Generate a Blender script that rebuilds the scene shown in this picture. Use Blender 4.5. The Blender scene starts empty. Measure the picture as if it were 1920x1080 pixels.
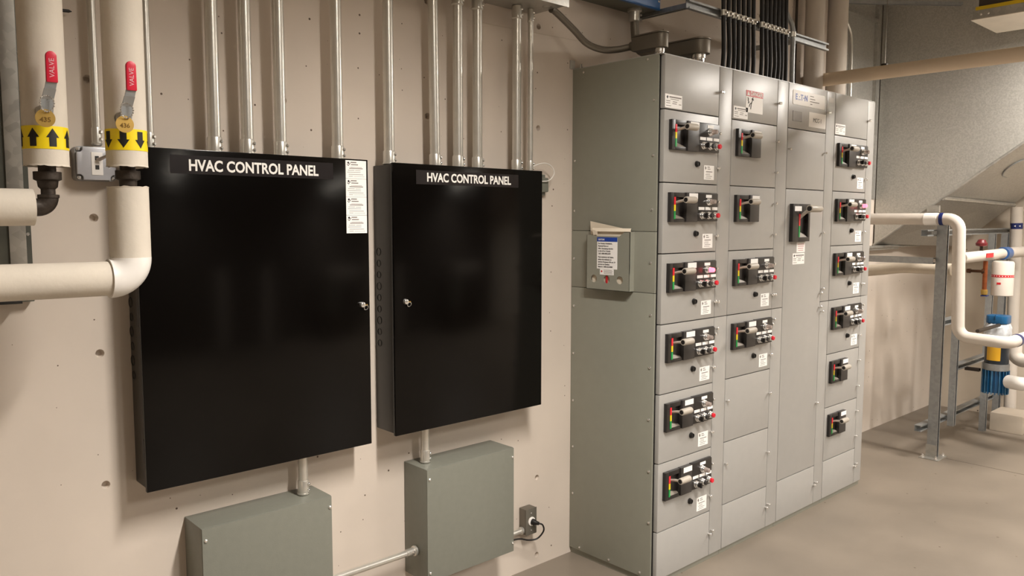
import bpy, bmesh, math, random
from mathutils import Vector, Matrix
random.seed(7)
PI = math.pi
scene = bpy.context.scene
col = scene.collection

# ------------------------------------------------------------------ camera
cam_d = bpy.data.cameras.new('camera'); cam_d.sensor_width = 36; cam_d.lens = 1478.3072 * 36 / 1920
cam_d.clip_start = 0.05
cam = bpy.data.objects.new('camera', cam_d); col.objects.link(cam)
yaw, pitch, roll = -0.7384, -0.0873, 0.0011
fwd = Vector((-math.sin(yaw) * math.cos(pitch), math.cos(yaw) * math.cos(pitch), math.sin(pitch)))
rt = Vector((math.cos(yaw), math.sin(yaw), 0)); up = rt.cross(fwd)
r2 = rt * math.cos(roll) + up * math.sin(roll); u2 = up * math.cos(roll) - rt * math.sin(roll)
M4 = Matrix((r2, u2, -fwd)).transposed().to_4x4(); M4.translation = (-2.6842, -2.538, 1.6032)
cam.matrix_world = M4
scene.camera = cam
# ------------------------------------------------------------------ world + exposure
w = bpy.data.worlds.new('world'); scene.world = w; w.use_nodes = True
w.node_tree.nodes['Background'].inputs[0].default_value = (0.9, 0.87, 0.8, 1)
w.node_tree.nodes['Background'].inputs[1].default_value = 0.05
vs = scene.view_settings
vs.view_transform = 'Standard'; vs.look = 'None'; vs.gamma = 1; vs.use_curve_mapping = False
vs.exposure = 0.13
LAMP_W = [95.0, 100.0, 150.0]
DUCT_LAMP_W = 95.0
LAMP_COL = (1.0, 0.94, 0.875)
LAMP_SPREAD = math.radians(140)      # louvred reflectors: the walls dim above head height
LAMPS = [(-1.13, -2.1), (-1.13, -4.5), (2.6, -4.5)]      # strip luminaires hung along Y, in two rows


# ------------------------------------------------------------------ materials
def lin(c):
    return tuple((x / 12.92 if x <= 0.04045 else ((x + 0.055) / 1.055) ** 2.4) for x in [v / 255 for v in c])

MATS = {}
def mat(name, rgb, rough=0.5, metal=0.0, var=0.06, scale=6.0, bump=0.0, bscale=60.0, emit=None, spec=0.5, kind='noise', trans=0.0, coat=0.0, rvar=0.0):
    if name in MATS: return MATS[name]
    m = bpy.data.materials.new(name); m.use_nodes = True
    nt = m.node_tree; N = nt.nodes; L = nt.links
    b = N['Principled BSDF']
    tc = N.new('ShaderNodeTexCoord')
    c = lin(rgb)
    if kind == 'spangle':
        t = N.new('ShaderNodeTexVoronoi'); t.inputs['Scale'].default_value = scale; t.feature = 'F1'
        L.new(tc.outputs['Object'], t.inputs['Vector'])
        sep = N.new('ShaderNodeSeparateColor'); L.new(t.outputs['Color'], sep.inputs[0]); fac = sep.outputs[0]
        n2 = N.new('ShaderNodeTexNoise'); n2.inputs['Scale'].default_value = 2.2; n2.inputs['Detail'].default_value = 4
        L.new(tc.outputs['Object'], n2.inputs['Vector'])
        mx = N.new('ShaderNodeMix'); mx.data_type = 'FLOAT'; mx.inputs[0].default_value = 0.55
        L.new(fac, mx.inputs[2]); L.new(n2.outputs['Fac'], mx.inputs[3]); fac = mx.outputs[0]
    else:
        t = N.new('ShaderNodeTexNoise'); t.inputs['Scale'].default_value = scale; t.inputs['Detail'].default_value = 5
        L.new(tc.outputs['Object'], t.inputs['Vector']); fac = t.outputs['Fac']
    cr = N.new('ShaderNodeValToRGB')
    cr.color_ramp.elements[0].position = 0.3; cr.color_ramp.elements[1].position = 0.7
    cr.color_ramp.elements[0].color = tuple(max(0, x * (1 - var)) for x in c) + (1,)
    cr.color_ramp.elements[1].color = tuple(min(1, x * (1 + var)) for x in c) + (1,)
    L.new(fac, cr.inputs[0]); L.new(cr.outputs[0], b.inputs['Base Color'])
    b.inputs['Metallic'].default_value = metal; b.inputs['Roughness'].default_value = rough
    b.inputs['Specular IOR Level'].default_value = spec
    if rvar:
        mr = N.new('ShaderNodeMapRange'); mr.inputs[3].default_value = max(0.02, rough - rvar); mr.inputs[4].default_value = rough + rvar
        L.new(fac, mr.inputs[0]); L.new(mr.outputs[0], b.inputs['Roughness'])
    if trans: b.inputs['Transmission Weight'].default_value = trans
    if coat: b.inputs['Coat Weight'].default_value = coat
    if bump:
        bn = N.new('ShaderNodeTexNoise'); bn.inputs['Scale'].default_value = bscale; bn.inputs['Detail'].default_value = 4
        L.new(tc.outputs['Object'], bn.inputs['Vector'])
        bp = N.new('ShaderNodeBump'); bp.inputs['Strength'].default_value = bump; bp.inputs['Distance'].default_value = 0.004
        L.new(bn.outputs['Fac'], bp.inputs['Height']); L.new(bp.outputs[0], b.inputs['Normal'])
    if emit:
        b.inputs['Emission Color'].default_value = lin(emit[0]) + (1,); b.inputs['Emission Strength'].default_value = emit[1]
    MATS[name] = m
    return m

def pitted(m, scale, thr, dark, plane=('X', 'Z')):
    """small air-bubble pits of cast concrete: dark specks + larger soft stains"""
    nt = m.node_tree; N = nt.nodes; L = nt.links; b = N['Principled BSDF']
    src = b.inputs['Base Color'].links[0].from_socket
    tc = [n for n in N if n.type == 'TEX_COORD'][0]
    v = N.new('ShaderNodeTexVoronoi'); v.voronoi_dimensions = '2D'; v.inputs['Scale'].default_value = scale
    sx_ = N.new('ShaderNodeSeparateXYZ'); cx_ = N.new('ShaderNodeCombineXYZ'); L.new(tc.outputs['Object'], sx_.inputs[0])
    L.new(sx_.outputs[plane[0]], cx_.inputs[0]); L.new(sx_.outputs[plane[1]], cx_.inputs[1]); L.new(cx_.outputs[0], v.inputs['Vector'])
    sp = N.new('ShaderNodeSeparateColor'); L.new(v.outputs['Color'], sp.inputs[0])
    mr = N.new('ShaderNodeMapRange'); mr.inputs[1].default_value = 0.55; mr.inputs[2].default_value = 1.0; mr.inputs[3].default_value = 0.0; mr.inputs[4].default_value = thr
    L.new(sp.outputs[0], mr.inputs[0])
    lt = N.new('ShaderNodeMath'); lt.operation = 'LESS_THAN'; L.new(v.outputs['Distance'], lt.inputs[0]); L.new(mr.outputs[0], lt.inputs[1])
    mx = N.new('ShaderNodeMix'); mx.data_type = 'RGBA'; mx.inputs[7].default_value = lin(dark) + (1,)
    L.new(lt.outputs[0], mx.inputs[0]); L.new(src, mx.inputs[6])
    st = N.new('ShaderNodeTexNoise'); st.inputs['Scale'].default_value = 1.3; st.inputs['Detail'].default_value = 6; L.new(tc.outputs['Object'], st.inputs['Vector'])
    rp = N.new('ShaderNodeMapRange'); rp.inputs[1].default_value = 0.3; rp.inputs[2].default_value = 0.7; rp.inputs[3].default_value = 0.9; rp.inputs[4].default_value = 1.04
    L.new(st.outputs['Fac'], rp.inputs[0])
    ml = N.new('ShaderNodeMix'); ml.data_type = 'RGBA'; ml.blend_type = 'MULTIPLY'; ml.inputs[0].default_value = 1
    L.new(mx.outputs[2], ml.inputs[6]); L.new(rp.outputs[0], ml.inputs[7])
    L.new(ml.outputs[2], b.inputs['Base Color'])

WALL = mat('painted_concrete', (210, 198, 185), 0.75, var=0.03, scale=3, bump=0.12, bscale=9)
pitted(WALL, 10, 0.040, (92, 76, 62))
WALL2 = mat('plain_concrete', (205, 193, 176), 0.8, var=0.04, scale=2, bump=0.1, bscale=8)
pitted(WALL2, 6, 0.035, (110, 96, 84), ('Y', 'Z'))
FLOOR = mat('floor_concrete', (124, 114, 102), 0.42, var=0.10, scale=2.6, bump=0.08, bscale=30, rvar=0.1)
pitted(FLOOR, 6, 0.04, (84, 70, 58), ('X', 'Y'))
CEIL = mat('ceiling_paint', (205, 200, 190), 0.9, var=0.02)
BLACKD = mat('black_gloss_paint', (8, 6, 5), 0.14, var=0.05, scale=30, spec=0.2)
BLACKB = mat('black_satin_paint', (46, 42, 37), 0.38, var=0.05, scale=30)
GREYBOX = mat('green_grey_enamel', (121, 122, 112), 0.42, var=0.03, scale=40, bump=0.05, bscale=220)
MCC = mat('light_grey_enamel', (164, 162, 158), 0.36, var=0.02, scale=20, bump=0.05, bscale=180)
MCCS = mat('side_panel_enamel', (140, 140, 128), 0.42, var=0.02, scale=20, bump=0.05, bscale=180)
DARKGAP = mat('dark_gap', (22, 19, 17), 0.8)
GALV = mat('galvanised_steel', (178, 176, 170), 0.36, metal=0.7, var=0.10, scale=45, kind='spangle', rvar=0.08)
DUCTM = mat('galvanised_sheet', (186, 184, 178), 0.46, metal=0.65, var=0.10, scale=130, kind='spangle', rvar=0.06)
STRUTM = mat('galvanised_strut', (158, 160, 160), 0.45, metal=0.7, var=0.07, scale=50, kind='spangle')
EMT = mat('zinc_conduit', (214, 211, 203), 0.3, metal=0.75, var=0.05, scale=18)
CHROME = mat('chrome', (228, 226, 222), 0.2, metal=0.85, var=0.02)
ZINCD = mat('dull_zinc_casting', (120, 114, 104), 0.45, metal=0.6, var=0.06)
INSUL = mat('canvas_jacket', (208, 199, 185), 0.85, var=0.04, scale=8, bump=0.25, bscale=45)
INSULW = mat('pale_canvas_jacket', (198, 189, 178), 0.7, var=0.03, scale=8, bump=0.15, bscale=45)
PVC = mat('white_plastic_cover', (236, 232, 226), 0.3, var=0.01)
IRON = mat('black_iron_fitting', (58, 50, 43), 0.5, metal=0.5, var=0.2, scale=40, bump=0.3, bscale=90)
REDV = mat('red_vinyl_grip', (205, 32, 58), 0.38, var=0.05)
BRASS = mat('brass_tag', (188, 154, 84), 0.32, metal=0.8, var=0.08, scale=25)
BRASSD = mat('brass_dark_stamp', (110, 80, 24), 0.5, metal=0.5)
YEL = mat('yellow_tape', (240, 212, 20), 0.4, var=0.02)
BLK = mat('black_print', (20, 17, 15), 0.5, var=0.02)
BLKP = mat('black_moulded_plastic', (34, 31, 30), 0.36, var=0.04, scale=60)
BLKH = mat('charcoal_moulded_plastic', (50, 47, 46), 0.4, var=0.04, scale=60)
CABLE = mat('black_cable_jacket', (22, 19, 17), 0.5, var=0.05)
GRIP = mat('grey_handle_plastic', (176, 168, 156), 0.45, var=0.03)
WHITEP = mat('white_label_paper', (250, 248, 245), 0.55, var=0.01)
CREAMP = mat('cream_paper', (228, 216, 196), 0.7, var=0.02)
GREYT = mat('grey_print', (120, 112, 106), 0.6, var=0.02)
TXTD = mat('dark_print', (45, 40, 38), 0.6, var=0.02)
TXTW = mat('white_print', (240, 238, 232), 0.5, var=0.01)
BLUEP = mat('blue_print', (28, 66, 160), 0.45, var=0.03)
BLUEN = mat('navy_band', (24, 38, 96), 0.35, var=0.05)
REDP = mat('red_print', (196, 36, 44), 0.5, var=0.03)
REDB = mat('red_button', (214, 18, 44), 0.3, var=0.03)
STR = mat('red_status_band', (226, 40, 52), 0.4, var=0.02)
STY = mat('yellow_status_band', (240, 214, 20), 0.4, var=0.02)
STG = mat('green_status_band', (20, 150, 72), 0.4, var=0.02)
CLEARL = mat('clear_lens', (205, 190, 182), 0.15, var=0.02, trans=0.6)
LITL = mat('lit_red_lens', (255, 90, 100), 0.2, var=0.02, emit=((255, 64, 80), 8.0))
BLUE = mat('blue_enamel', (24, 92, 160), 0.35, var=0.05)
BLUEPUMP = mat('blue_pump_enamel', (22, 84, 128), 0.3, var=0.06)
WRAP = mat('plastic_wrap', (196, 200, 204), 0.2, var=0.25, scale=30, bump=0.5, bscale=40)
COPPER = mat('aged_copper', (150, 84, 50), 0.4, metal=0.7, var=0.2, scale=30)
GOLD = mat('gold_label', (206, 156, 34), 0.4, var=0.05)
YELM = mat('yellow_paint', (196, 166, 20), 0.45, var=0.1)
TUBEM = mat('fluorescent_tube', (255, 250, 240), 0.4, emit=((255, 246, 232), 22.0))
SILVER = mat('silver_box_plate', (178, 178, 182), 0.36, metal=0.3, var=0.03, scale=30)
PLATED = mat('dark_nameplate', (92, 84, 76), 0.35, metal=0.3, var=0.2, scale=60)


# ------------------------------------------------------------------ mesh builder
class MB:
    def __init__(s): s.v = []; s.f = []
    def add(s, verts, faces):
        o = len(s.v); s.v += [tuple(p) for p in verts]; s.f += [tuple(i + o for i in q) for q in faces]; return s
    def box(s, x0, x1, y0, y1, z0, z1):
        x0, x1 = sorted((x0, x1)); y0, y1 = sorted((y0, y1)); z0, z1 = sorted((z0, z1))
        return s.add([(x0, y0, z0), (x1, y0, z0), (x1, y1, z0), (x0, y1, z0), (x0, y0, z1), (x1, y0, z1), (x1, y1, z1), (x0, y1, z1)],
                     [(3, 2, 1, 0), (4, 5, 6, 7), (0, 1, 5, 4), (1, 2, 6, 5), (2, 3, 7, 6), (3, 0, 4, 7)])
    def tube(s, pts, r, n=16, cap=True, closed=False):
        pts = [Vector(p) for p in pts]; k = len(pts)
        rs = r if isinstance(r, (list, tuple)) else [r] * k
        tang = []
        for i in range(k):
            a = pts[i - 1] if (i > 0 or closed) else pts[i]; b = pts[(i + 1) % k] if (i < k - 1 or closed) else pts[i]
            t = b - a
            if t.length < 1e-9: t = pts[min(i + 1, k - 1)] - pts[max(i - 1, 0)]
            if t.length < 1e-9: t = tang[-1] if tang else Vector((0, 0, 1))
            tang.append(t.normalized())
        t0 = tang[0]
        nv = t0.cross(Vector((0, 0, 1)) if abs(t0.z) < 0.9 else Vector((1, 0, 0))).normalized()
        V = []
        for i in range(k):
            if i:
                nv = nv - tang[i] * nv.dot(tang[i]); nv.normalize()
            bn = tang[i].cross(nv)
            for j in range(n):
                a = 2 * PI * j / n
                V.append(pts[i] + (nv * math.cos(a) + bn * math.sin(a)) * rs[i])
        F = []
        for i in range(k if closed else k - 1):
            i2 = (i + 1) % k
            for j in range(n):
                j2 = (j + 1) % n; F.append((i * n + j, i * n + j2, i2 * n + j2, i2 * n + j))
        if cap and not closed:
            F.append(tuple(reversed(range(n)))); F.append(tuple((k - 1) * n + j for j in range(n)))
        return s.add(V, F)
    def cyl(s, p0, p1, r0, r1=None, n=18): return s.tube([p0, p1], [r0, r0 if r1 is None else r1], n)
    def lathe(s, c, axis, prof, n=18):
        """prof: list of (distance along axis, radius)"""
        a = Vector(axis).normalized(); c = Vector(c)
        return s.tube_prof([(c + a * d, r) for d, r in prof], a, n)
    def tube_prof(s, pr, a, n):
        nv = a.cross(Vector((0, 0, 1)) if abs(a.z) < 0.9 else Vector((1, 0, 0))).normalized(); bn = a.cross(nv)
        V = []; F = []
        for p, r in pr:
            for j in range(n):
                t = 2 * PI * j / n; V.append(p + (nv * math.cos(t) + bn * math.sin(t)) * max(r, 1e-5))
        for i in range(len(pr) - 1):
            for j in range(n):
                j2 = (j + 1) % n; F.append((i * n + j, i * n + j2, (i + 1) * n + j2, (i + 1) * n + j))
        F.append(tuple(reversed(range(n)))); F.append(tuple((len(pr) - 1) * n + j for j in range(n)))
        return s.add(V, F)
    def prism(s, poly, axis, a, b):
        """poly: 2D points; axis 'x' -> (y,z), 'y' -> (x,z), 'z' -> (x,y)"""
        def P(p, d): return {'x': (d, p[0], p[1]), 'y': (p[0], d, p[1]), 'z': (p[0], p[1], d)}[axis]
        k = len(poly); V = [P(p, a) for p in poly] + [P(p, b) for p in poly]
        return s.add(V, [tuple(range(k)), tuple(reversed(range(k, 2 * k)))] + [(i + k, (i + 1) % k + k, (i + 1) % k, i) for i in range(k)])
    def quad(s, *pts): return s.add(pts, [tuple(range(len(pts)))])
    def mesh(s, name, m, bevel=0.0, smooth=True, off=(0, 0, 0), fix=True):
        me = bpy.data.meshes.new(name)
        me.from_pydata([(p[0] - off[0], p[1] - off[1], p[2] - off[2]) for p in s.v], [], s.f); me.update()
        if bevel or fix:
            bm = bmesh.new(); bm.from_mesh(me)
            bmesh.ops.recalc_face_normals(bm, faces=bm.faces)
            if bevel:
                es = [e for e in bm.edges if len(e.link_faces) == 2 and e.calc_face_angle(0) > 0.6]
                bmesh.ops.bevel(bm, geom=es, offset=bevel, segments=2, affect='EDGES', profile=0.6, clamp_overlap=True)
            bm.to_mesh(me); bm.free()
        if smooth:
            for p in me.polygons: p.use_smooth = True
            me.set_sharp_from_angle(angle=math.radians(38))
        me.materials.append(m)
        return me

WLOC = {}
def tag(o, label=None, cat=None, group=None, kind=None):
    if label: o['label'] = label
    if cat: o['category'] = cat
    if group: o['group'] = group
    if kind: o['kind'] = kind
    return o
def put(name, me, loc, parent=None):
    o = bpy.data.objects.new(name, me); col.objects.link(o); loc = Vector(loc)
    WLOC[o.name] = loc
    if parent is not None:
        o.parent = parent; o.location = loc - WLOC[parent.name]
    else: o.location = loc
    return o
def build(mb, name, m, parent=None, bevel=0.0, smooth=True, fix=True):
    lo = [min(p[i] for p in mb.v) for i in range(3)]; hi = [max(p[i] for p in mb.v) for i in range(3)]
    c = ((lo[0] + hi[0]) / 2, (lo[1] + hi[1]) / 2, lo[2])
    return put(name, mb.mesh(name, m, bevel, smooth, c, fix), c, parent)
def thing(name, loc, label, cat, group=None):
    o = bpy.data.objects.new(name, None); o.empty_display_size = 0.05; col.objects.link(o)
    o.location = loc; WLOC[o.name] = Vector(loc)
    return tag(o, label, cat, group)
def struct(mb, name, m, parent=None, **k):
    o = build(mb, name, m, parent, **k); o['kind'] = 'structure'; return o
def arc(p0, c, p1, n=8):
    """rounded corner between p0 -> c -> p1 as a quadratic curve close to a quarter circle"""
    p0, c, p1 = Vector(p0), Vector(c), Vector(p1); out = []
    a = c + (p0 - c) * (1 - 0.5523); b = c + (p1 - c) * (1 - 0.5523)
    for i in range(n + 1):
        t = i / n
        out.append(p0 * (1 - t) ** 3 + a * 3 * t * (1 - t) ** 2 + b * 3 * t * t * (1 - t) + p1 * t ** 3)
    return out
def bend(pts, rad, n=8):
    """polyline with filleted corners"""
    pts = [Vector(p) for p in pts]; out = [pts[0]]
    for i in range(1, len(pts) - 1):
        d0 = (pts[i - 1] - pts[i]).normalized(); d1 = (pts[i + 1] - pts[i]).normalized()
        out += arc(pts[i] + d0 * rad, pts[i], pts[i] + d1 * rad, n)
    return out + [pts[-1]]
def spline(pts, k=6):
    pts = [Vector(p) for p in pts]; out = []
    for i in range(len(pts) - 1):
        p0 = pts[max(i - 1, 0)]; p1 = pts[i]; p2 = pts[i + 1]; p3 = pts[min(i + 2, len(pts) - 1)]
        for j in range(k):
            t = j / k
            out.append(0.5 * ((2 * p1) + (p2 - p0) * t + (2 * p0 - 5 * p1 + 4 * p2 - p3) * t * t + (3 * p1 - p0 - 3 * p2 + p3) * t ** 3))
    return out + [pts[-1]]
FACE_Y = (PI / 2, 0, 0); FACE_X = (PI / 2, 0, -PI / 2)
TCACHE = {}
def text(name, body, size, loc, m, parent, rot=FACE_Y, bold=0.0, align='LEFT', sx=1.0):
    key = (body, size, m.name, bold, align, sx)
    if key not in TCACHE:
        cu = bpy.data.curves.new('t', 'FONT'); cu.body = body; cu.size = size; cu.align_x = align; cu.align_y = 'CENTER'
        cu.offset = bold * size; cu.resolution_u = 3; cu.extrude = 0.0002
        t = bpy.data.objects.new('t', cu); col.objects.link(t)
        me = bpy.data.meshes.new_from_object(t.evaluated_get(bpy.context.evaluated_depsgraph_get()))
        bpy.data.objects.remove(t); bpy.data.curves.remove(cu)
        if sx != 1.0:
            for v in me.vertices: v.co.x *= sx
        me.name = name; me.materials.clear(); me.materials.append(m); TCACHE[key] = me
    o = put(name, TCACHE[key], loc, parent); o.rotation_euler = rot
    return o
def rounded(x0, x1, z0, z1, r, n=4):
    P = []
    for cx, cz, a0 in ((x1 - r, z1 - r, 0), (x0 + r, z1 - r, 90), (x0 + r, z0 + r, 180), (x1 - r, z0 + r, 270)):
        for i in range(n + 1):
            a = math.radians(a0 + 90 * i / n); P.append((cx + r * math.cos(a), cz + r * math.sin(a)))
    return P
def disc_screw(p, axis, r=0.005, h=0.003, n=10):
    return MB().lathe(p, axis, [(0, r), (h * 0.5, r), (h, r * 0.55)], n)

# ================================================================== ROOM
XL, XR, YF, ZC = -4.4, 4.56, -5.4, 3.35
holes_x = [-2.03 + 0.604 * k for k in range(0, 8)]
holes_z = [0.052, 0.419, 0.803, 1.204, 1.605, 2.004, 2.442, 2.793]
def wall_with_holes(hx, hz, x0, x1, z0, z1, place, rad=0.0125, depth=0.022):
    mb = MB(); e = 0.02
    xs = [x0]; zs = [z0]
    for x in hx: xs += [x - e, x + e]
    for z in hz: zs += [z - e, z + e]
    xs.append(x1); zs.append(z1)
    n = 16
    for i in range(len(xs) - 1):
        for j in range(len(zs) - 1):
            a, b, c, d = xs[i], xs[i + 1], zs[j], zs[j + 1]
            if i % 2 == 1 and j % 2 == 1:
                cx, cz = (a + b) / 2, (c + d) / 2; V = []
                for k in range(n):
                    t = 2 * PI * k / n; ct, st = math.cos(t), math.sin(t); m_ = max(abs(ct), abs(st))
                    V.append(place(cx + ct / m_ * (b - a) / 2, cz + st / m_ * (d - c) / 2, 0))
                for k in range(n):
                    t = 2 * PI * k / n; V.append(place(cx + rad * math.cos(t), cz + rad * math.sin(t), 0))
                for k in range(n):
                    t = 2 * PI * k / n; V.append(place(cx + 0.7 * rad * math.cos(t), cz + 0.7 * rad * math.sin(t), depth))
                F = []
                for k in range(n):
                    k2 = (k + 1) % n
                    F += [(k, k2, n + k2, n + k), (n + k, n + k2, 2 * n + k2, 2 * n + k)]
                F.append(tuple(range(2 * n, 3 * n))); mb.add(V, F)
                # corner fillers of the square cell are covered by the ring's straight sides
                for qx, qz, s0 in ((b, d, 1), (a, d, 1), (a, c, 1), (b, c, 1)):
                    pass
            else:
                mb.quad(place(a, c, 0), place(b, c, 0), place(b, d, 0), place(a, d, 0))
    return mb
wb = wall_with_holes(holes_x, holes_z, XL, XR, 0, ZC, lambda x, z, d: (x, d, z))
struct(wb, 'wall_back', WALL, smooth=False, fix=False)
wr = wall_with_holes([-3.0, -2.4, -1.8, -1.2, -0.57], [0.42, 0.95, 1.6, 2.2], YF, 0, 0, ZC, lambda y, z, d: (XR + d, y, z))
struct(wr, 'wall_right', WALL2, smooth=False, fix=False)
struct(MB().box(XL - 0.1, XL, YF, 0, 0, ZC), 'wall_left', WALL2, smooth=False)
struct(MB().box(XL, XR, YF - 0.1, YF, 0, ZC), 'wall_front', mat('dim_block_wall', (64, 58, 52), 0.8, var=0.06), smooth=False)
fl = MB(); fl.box(XL - 0.1, XR + 0.1, YF - 0.1, 0.1, -0.1, 0.0)
struct(fl, 'floor', FLOOR, smooth=False)
J0, J1 = Vector((2.97, -0.67, 0)), Vector((2.97, -1.25, 0)); jd = (J1 - J0).normalized(); jn = Vector((-jd.y, jd.x, 0)) * 0.003; J2 = J0 + jd * 3.5
floor_o = bpy.data.objects['floor']
build(MB().add([J0 - jn, J2 - jn, J2 + jn, J0 + jn] + [p + Vector((0, 0, 0.0006)) for p in (J0 - jn, J2 - jn, J2 + jn, J0 + jn)], [(3, 2, 1, 0), (4, 5, 6, 7), (0, 1, 5, 4), (1, 2, 6, 5), (2, 3, 7, 6), (3, 0, 4, 7)]), 'joint_line', mat('joint_filler', (84, 74, 64), 0.8), floor_o, smooth=False)
struct(MB().box(XL - 0.1, XR + 0.1, YF - 0.1, 0.1, ZC, ZC + 0.1), 'ceiling', CEIL, smooth=False)
struct(MB().prism([(-0.62, 2.402), (0.8, 2.436), (0.8, 2.4385), (-0.62, 2.4045)], 'y', 0.0005, -0.0012), 'trim_1', WALL2, smooth=False)

# strip luminaires (the room's lamps)
for i, (lx, ly) in enumerate(LAMPS):
    t = thing('strip_light', (lx, ly, 3.02), ['suspended white strip light facing the black control panels', 'suspended white strip light over the mirrored risers', 'suspended white strip light over the air handler'][i], 'light', 'suspended strip lights')
    h = MB().prism([(lx - 0.11, 3.03), (lx - 0.105, 3.03), (lx - 0.06, 3.10), (lx + 0.06, 3.10), (lx + 0.105, 3.03), (lx + 0.11, 3.03), (lx + 0.065, 3.11), (lx - 0.065, 3.11)], 'y', ly - 0.62, ly + 0.62)
    build(h, 'reflector', PVC, t, smooth=False)
    for s in (-0.035, 0.035): build(MB().cyl((lx + s, ly - 0.6, 3.026), (lx + s, ly + 0.6, 3.026), 0.013, n=12), 'tube', TUBEM, t)
    for s in (-0.5, 0.5): build(MB().cyl((lx, ly + s, 3.11), (lx, ly + s, ZC), 0.004, n=8), 'hanger_rod', EMT, t)
    ld = bpy.data.lights.new('lamp', 'AREA'); ld.shape = 'RECTANGLE'; ld.size = 0.14; ld.size_y = 1.2; ld.energy = LAMP_W[i]; ld.spread = LAMP_SPREAD; ld.color = LAMP_COL
    lo = bpy.data.objects.new('lamp', ld); col.objects.link(lo); lo.parent = t; lo.location = (0, 0, -0.01)

# ================================================================== BLACK CONTROL PANELS
def sticker(parent, x0, x1, z0, z1, y, lines, name='notice_label', icon=True):
    o = build(MB().box(x0, x1, y, y - 0.0008, z0, z1), name, WHITEP, parent, smooth=False)
    W_, H_ = x1 - x0, z1 - z0; yy = y - 0.0010; mb = MB()
    for (a, b, c, hgt) in lines:
        mb.box(x0 + a * W_, x0 + b * W_, yy, y - 0.0006, z1 - c * H_ - hgt * H_ / 2, z1 - c * H_ + hgt * H_ / 2)
    return o, mb
def finish(mb, parent, m=TXTD): return build(mb, 'print', m, parent, smooth=False)

def control_panel(x0, x1, z0, z1, d, label, lock, txt, strip, knock, hinges, stickers):
    t = thing('control_panel', ((x0 + x1) / 2, 0, z0), label, 'control panel')
    body = MB().box(x0 + 0.006, x1 - 0.006, -0.002, -d + 0.018, z0 + 0.006, z1 - 0.006)
    bo = build(body, 'enclosure', BLACKB, t, bevel=0.002)
    dr = MB().box(x0, x1, -d + 0.015, -d, z0, z1)
    door = build(dr, 'door', BLACKD, t, bevel=0.0025)
    for (kz, ky, kr) in knock:
        build(MB().tube([(x0 + 0.0055, ky + kr * math.cos(a), kz + kr * math.sin(a)) for a in [2 * PI * k / 18 for k in range(18)]], 0.0012, 6, closed=True), 'knockout', BLK, bo)
    for (hz0, hz1) in hinges:
        build(MB().box(x0 + 0.001, x0 + 0.008, -d + 0.016, -d + 0.032, hz0, hz1), 'hinge', BLK, t, bevel=0.001)
    lx, lz = lock
    lk = build(MB().lathe((lx, -d, lz), (0, -1, 0), [(0, 0.0105), (0.006, 0.0105), (0.011, 0.009), (0.013, 0.005)]), 'lock', CHROME, door)
    build(MB().tube([(lx + 0.013 + 0.008 * math.cos(a), -d - 0.008 - 0.003 * math.sin(a), lz - 0.011 + 0.008 * math.sin(a)) for a in [2 * PI * k / 20 for k in range(20)]], 0.0012, 6, closed=True), 'key_ring', CHROME, door)
    build(MB().box(lx + 0.006, lx + 0.018, -d - 0.009, -d - 0.0105, lz - 0.004, lz + 0.001), 'key', BRASS, door)
    sx0, sx1, sz0, sz1 = strip
    build(MB().box(sx0, sx1, -d, -d - 0.0006, sz0, sz1), 'name_strip', mat('black_vinyl_strip', (26, 21, 22), 0.3, var=0.03), door, smooth=False)
    tx0, tx1, tz, ts = txt
    o = text('lettering', 'HVAC CONTROL PANEL', ts, ((tx0 + tx1) / 2, -d - 0.0012, tz), TXTW, door, bold=0.028, align='CENTER')
    wd = max(v.co.x for v in o.data.vertices) - min(v.co.x for v in o.data.vertices)
    o.scale.x = (tx1 - tx0) / wd
    for (a, b, c, e) in stickers:
        lines = [(0.24, 0.52, 0.11, 0.055), (0.26, 0.60, 0.235, 0.05), (0.24, 0.78, 0.375, 0.02), (0.17, 0.83, 0.44, 0.042), (0.1, 0.42, 0.55, 0.022), (0.46, 0.72, 0.555, 0.02), (0.07, 0.72, 0.655, 0.022), (0.14, 0.85, 0.775, 0.024), (0.14, 0.34, 0.88, 0.022), (0.38, 0.92, 0.885, 0.012)]
        so, mb = sticker(door, a, b, c, e, -d, lines)
        finish(mb, so, GREYT)
        W_, H_ = b - a, e - c; ic = MB()
        cx, cz = a + 0.13 * W_, e - 0.14 * H_; r = 0.058 * W_
        ic.prism([(cx - r, cz), (cx, cz - r), (cx + r, cz), (cx, cz + r)], 'y', -d - 0.001, -d - 0.0006)
        ic.prism([(cx - 1.3 * r, cz - 1.2 * r), (cx - 0.9 * r, cz - 0.9 * r), (cx, cz - 1.7 * r), (cx + 1.5 * r, cz), (cx + 1.8 * r, cz - 0.3 * r), (cx, cz - 2.3 * r)], 'y', -d - 0.001, -d - 0.0006)
        build(ic, 'logo', BLK, so, smooth=False)
    return t
control_panel(-1.950, -1.172, 0.790, 1.810, 0.121, 'wide black control panel lettered HVAC CONTROL PANEL with four white stickers', (-1.205, 1.300),
              (-1.796, -1.367, 1.7615, 0.0465), (-1.85, -1.31, 1.737, 1.792),
              [(1.352 - 0.0443 * k, -0.022 if k % 2 else -0.018, 0.012 if k % 2 else 0.015) for k in range(6)], [(1.285, 1.355), (0.875, 0.945)],
              [(-1.2615, -1.1795, 1.809 - 0.004 - 0.0632 * (k + 1) + 0.0008, 1.809 - 0.004 - 0.0632 * k) for k in range(4)])
control_panel(-1.080, -0.328, 0.802, 1.805, 0.139, 'narrower black control panel lettered HVAC CONTROL PANEL without stickers', (-1.032, 1.300),
              (-0.93, -0.51, 1.756, 0.045), (-0.978, -0.466, 1.731, 1.783),
              [(1.481 - 0.0429 * k, -0.03, 0.012 if k % 3 else 0.014) for k in range(9)], [], [])

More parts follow.
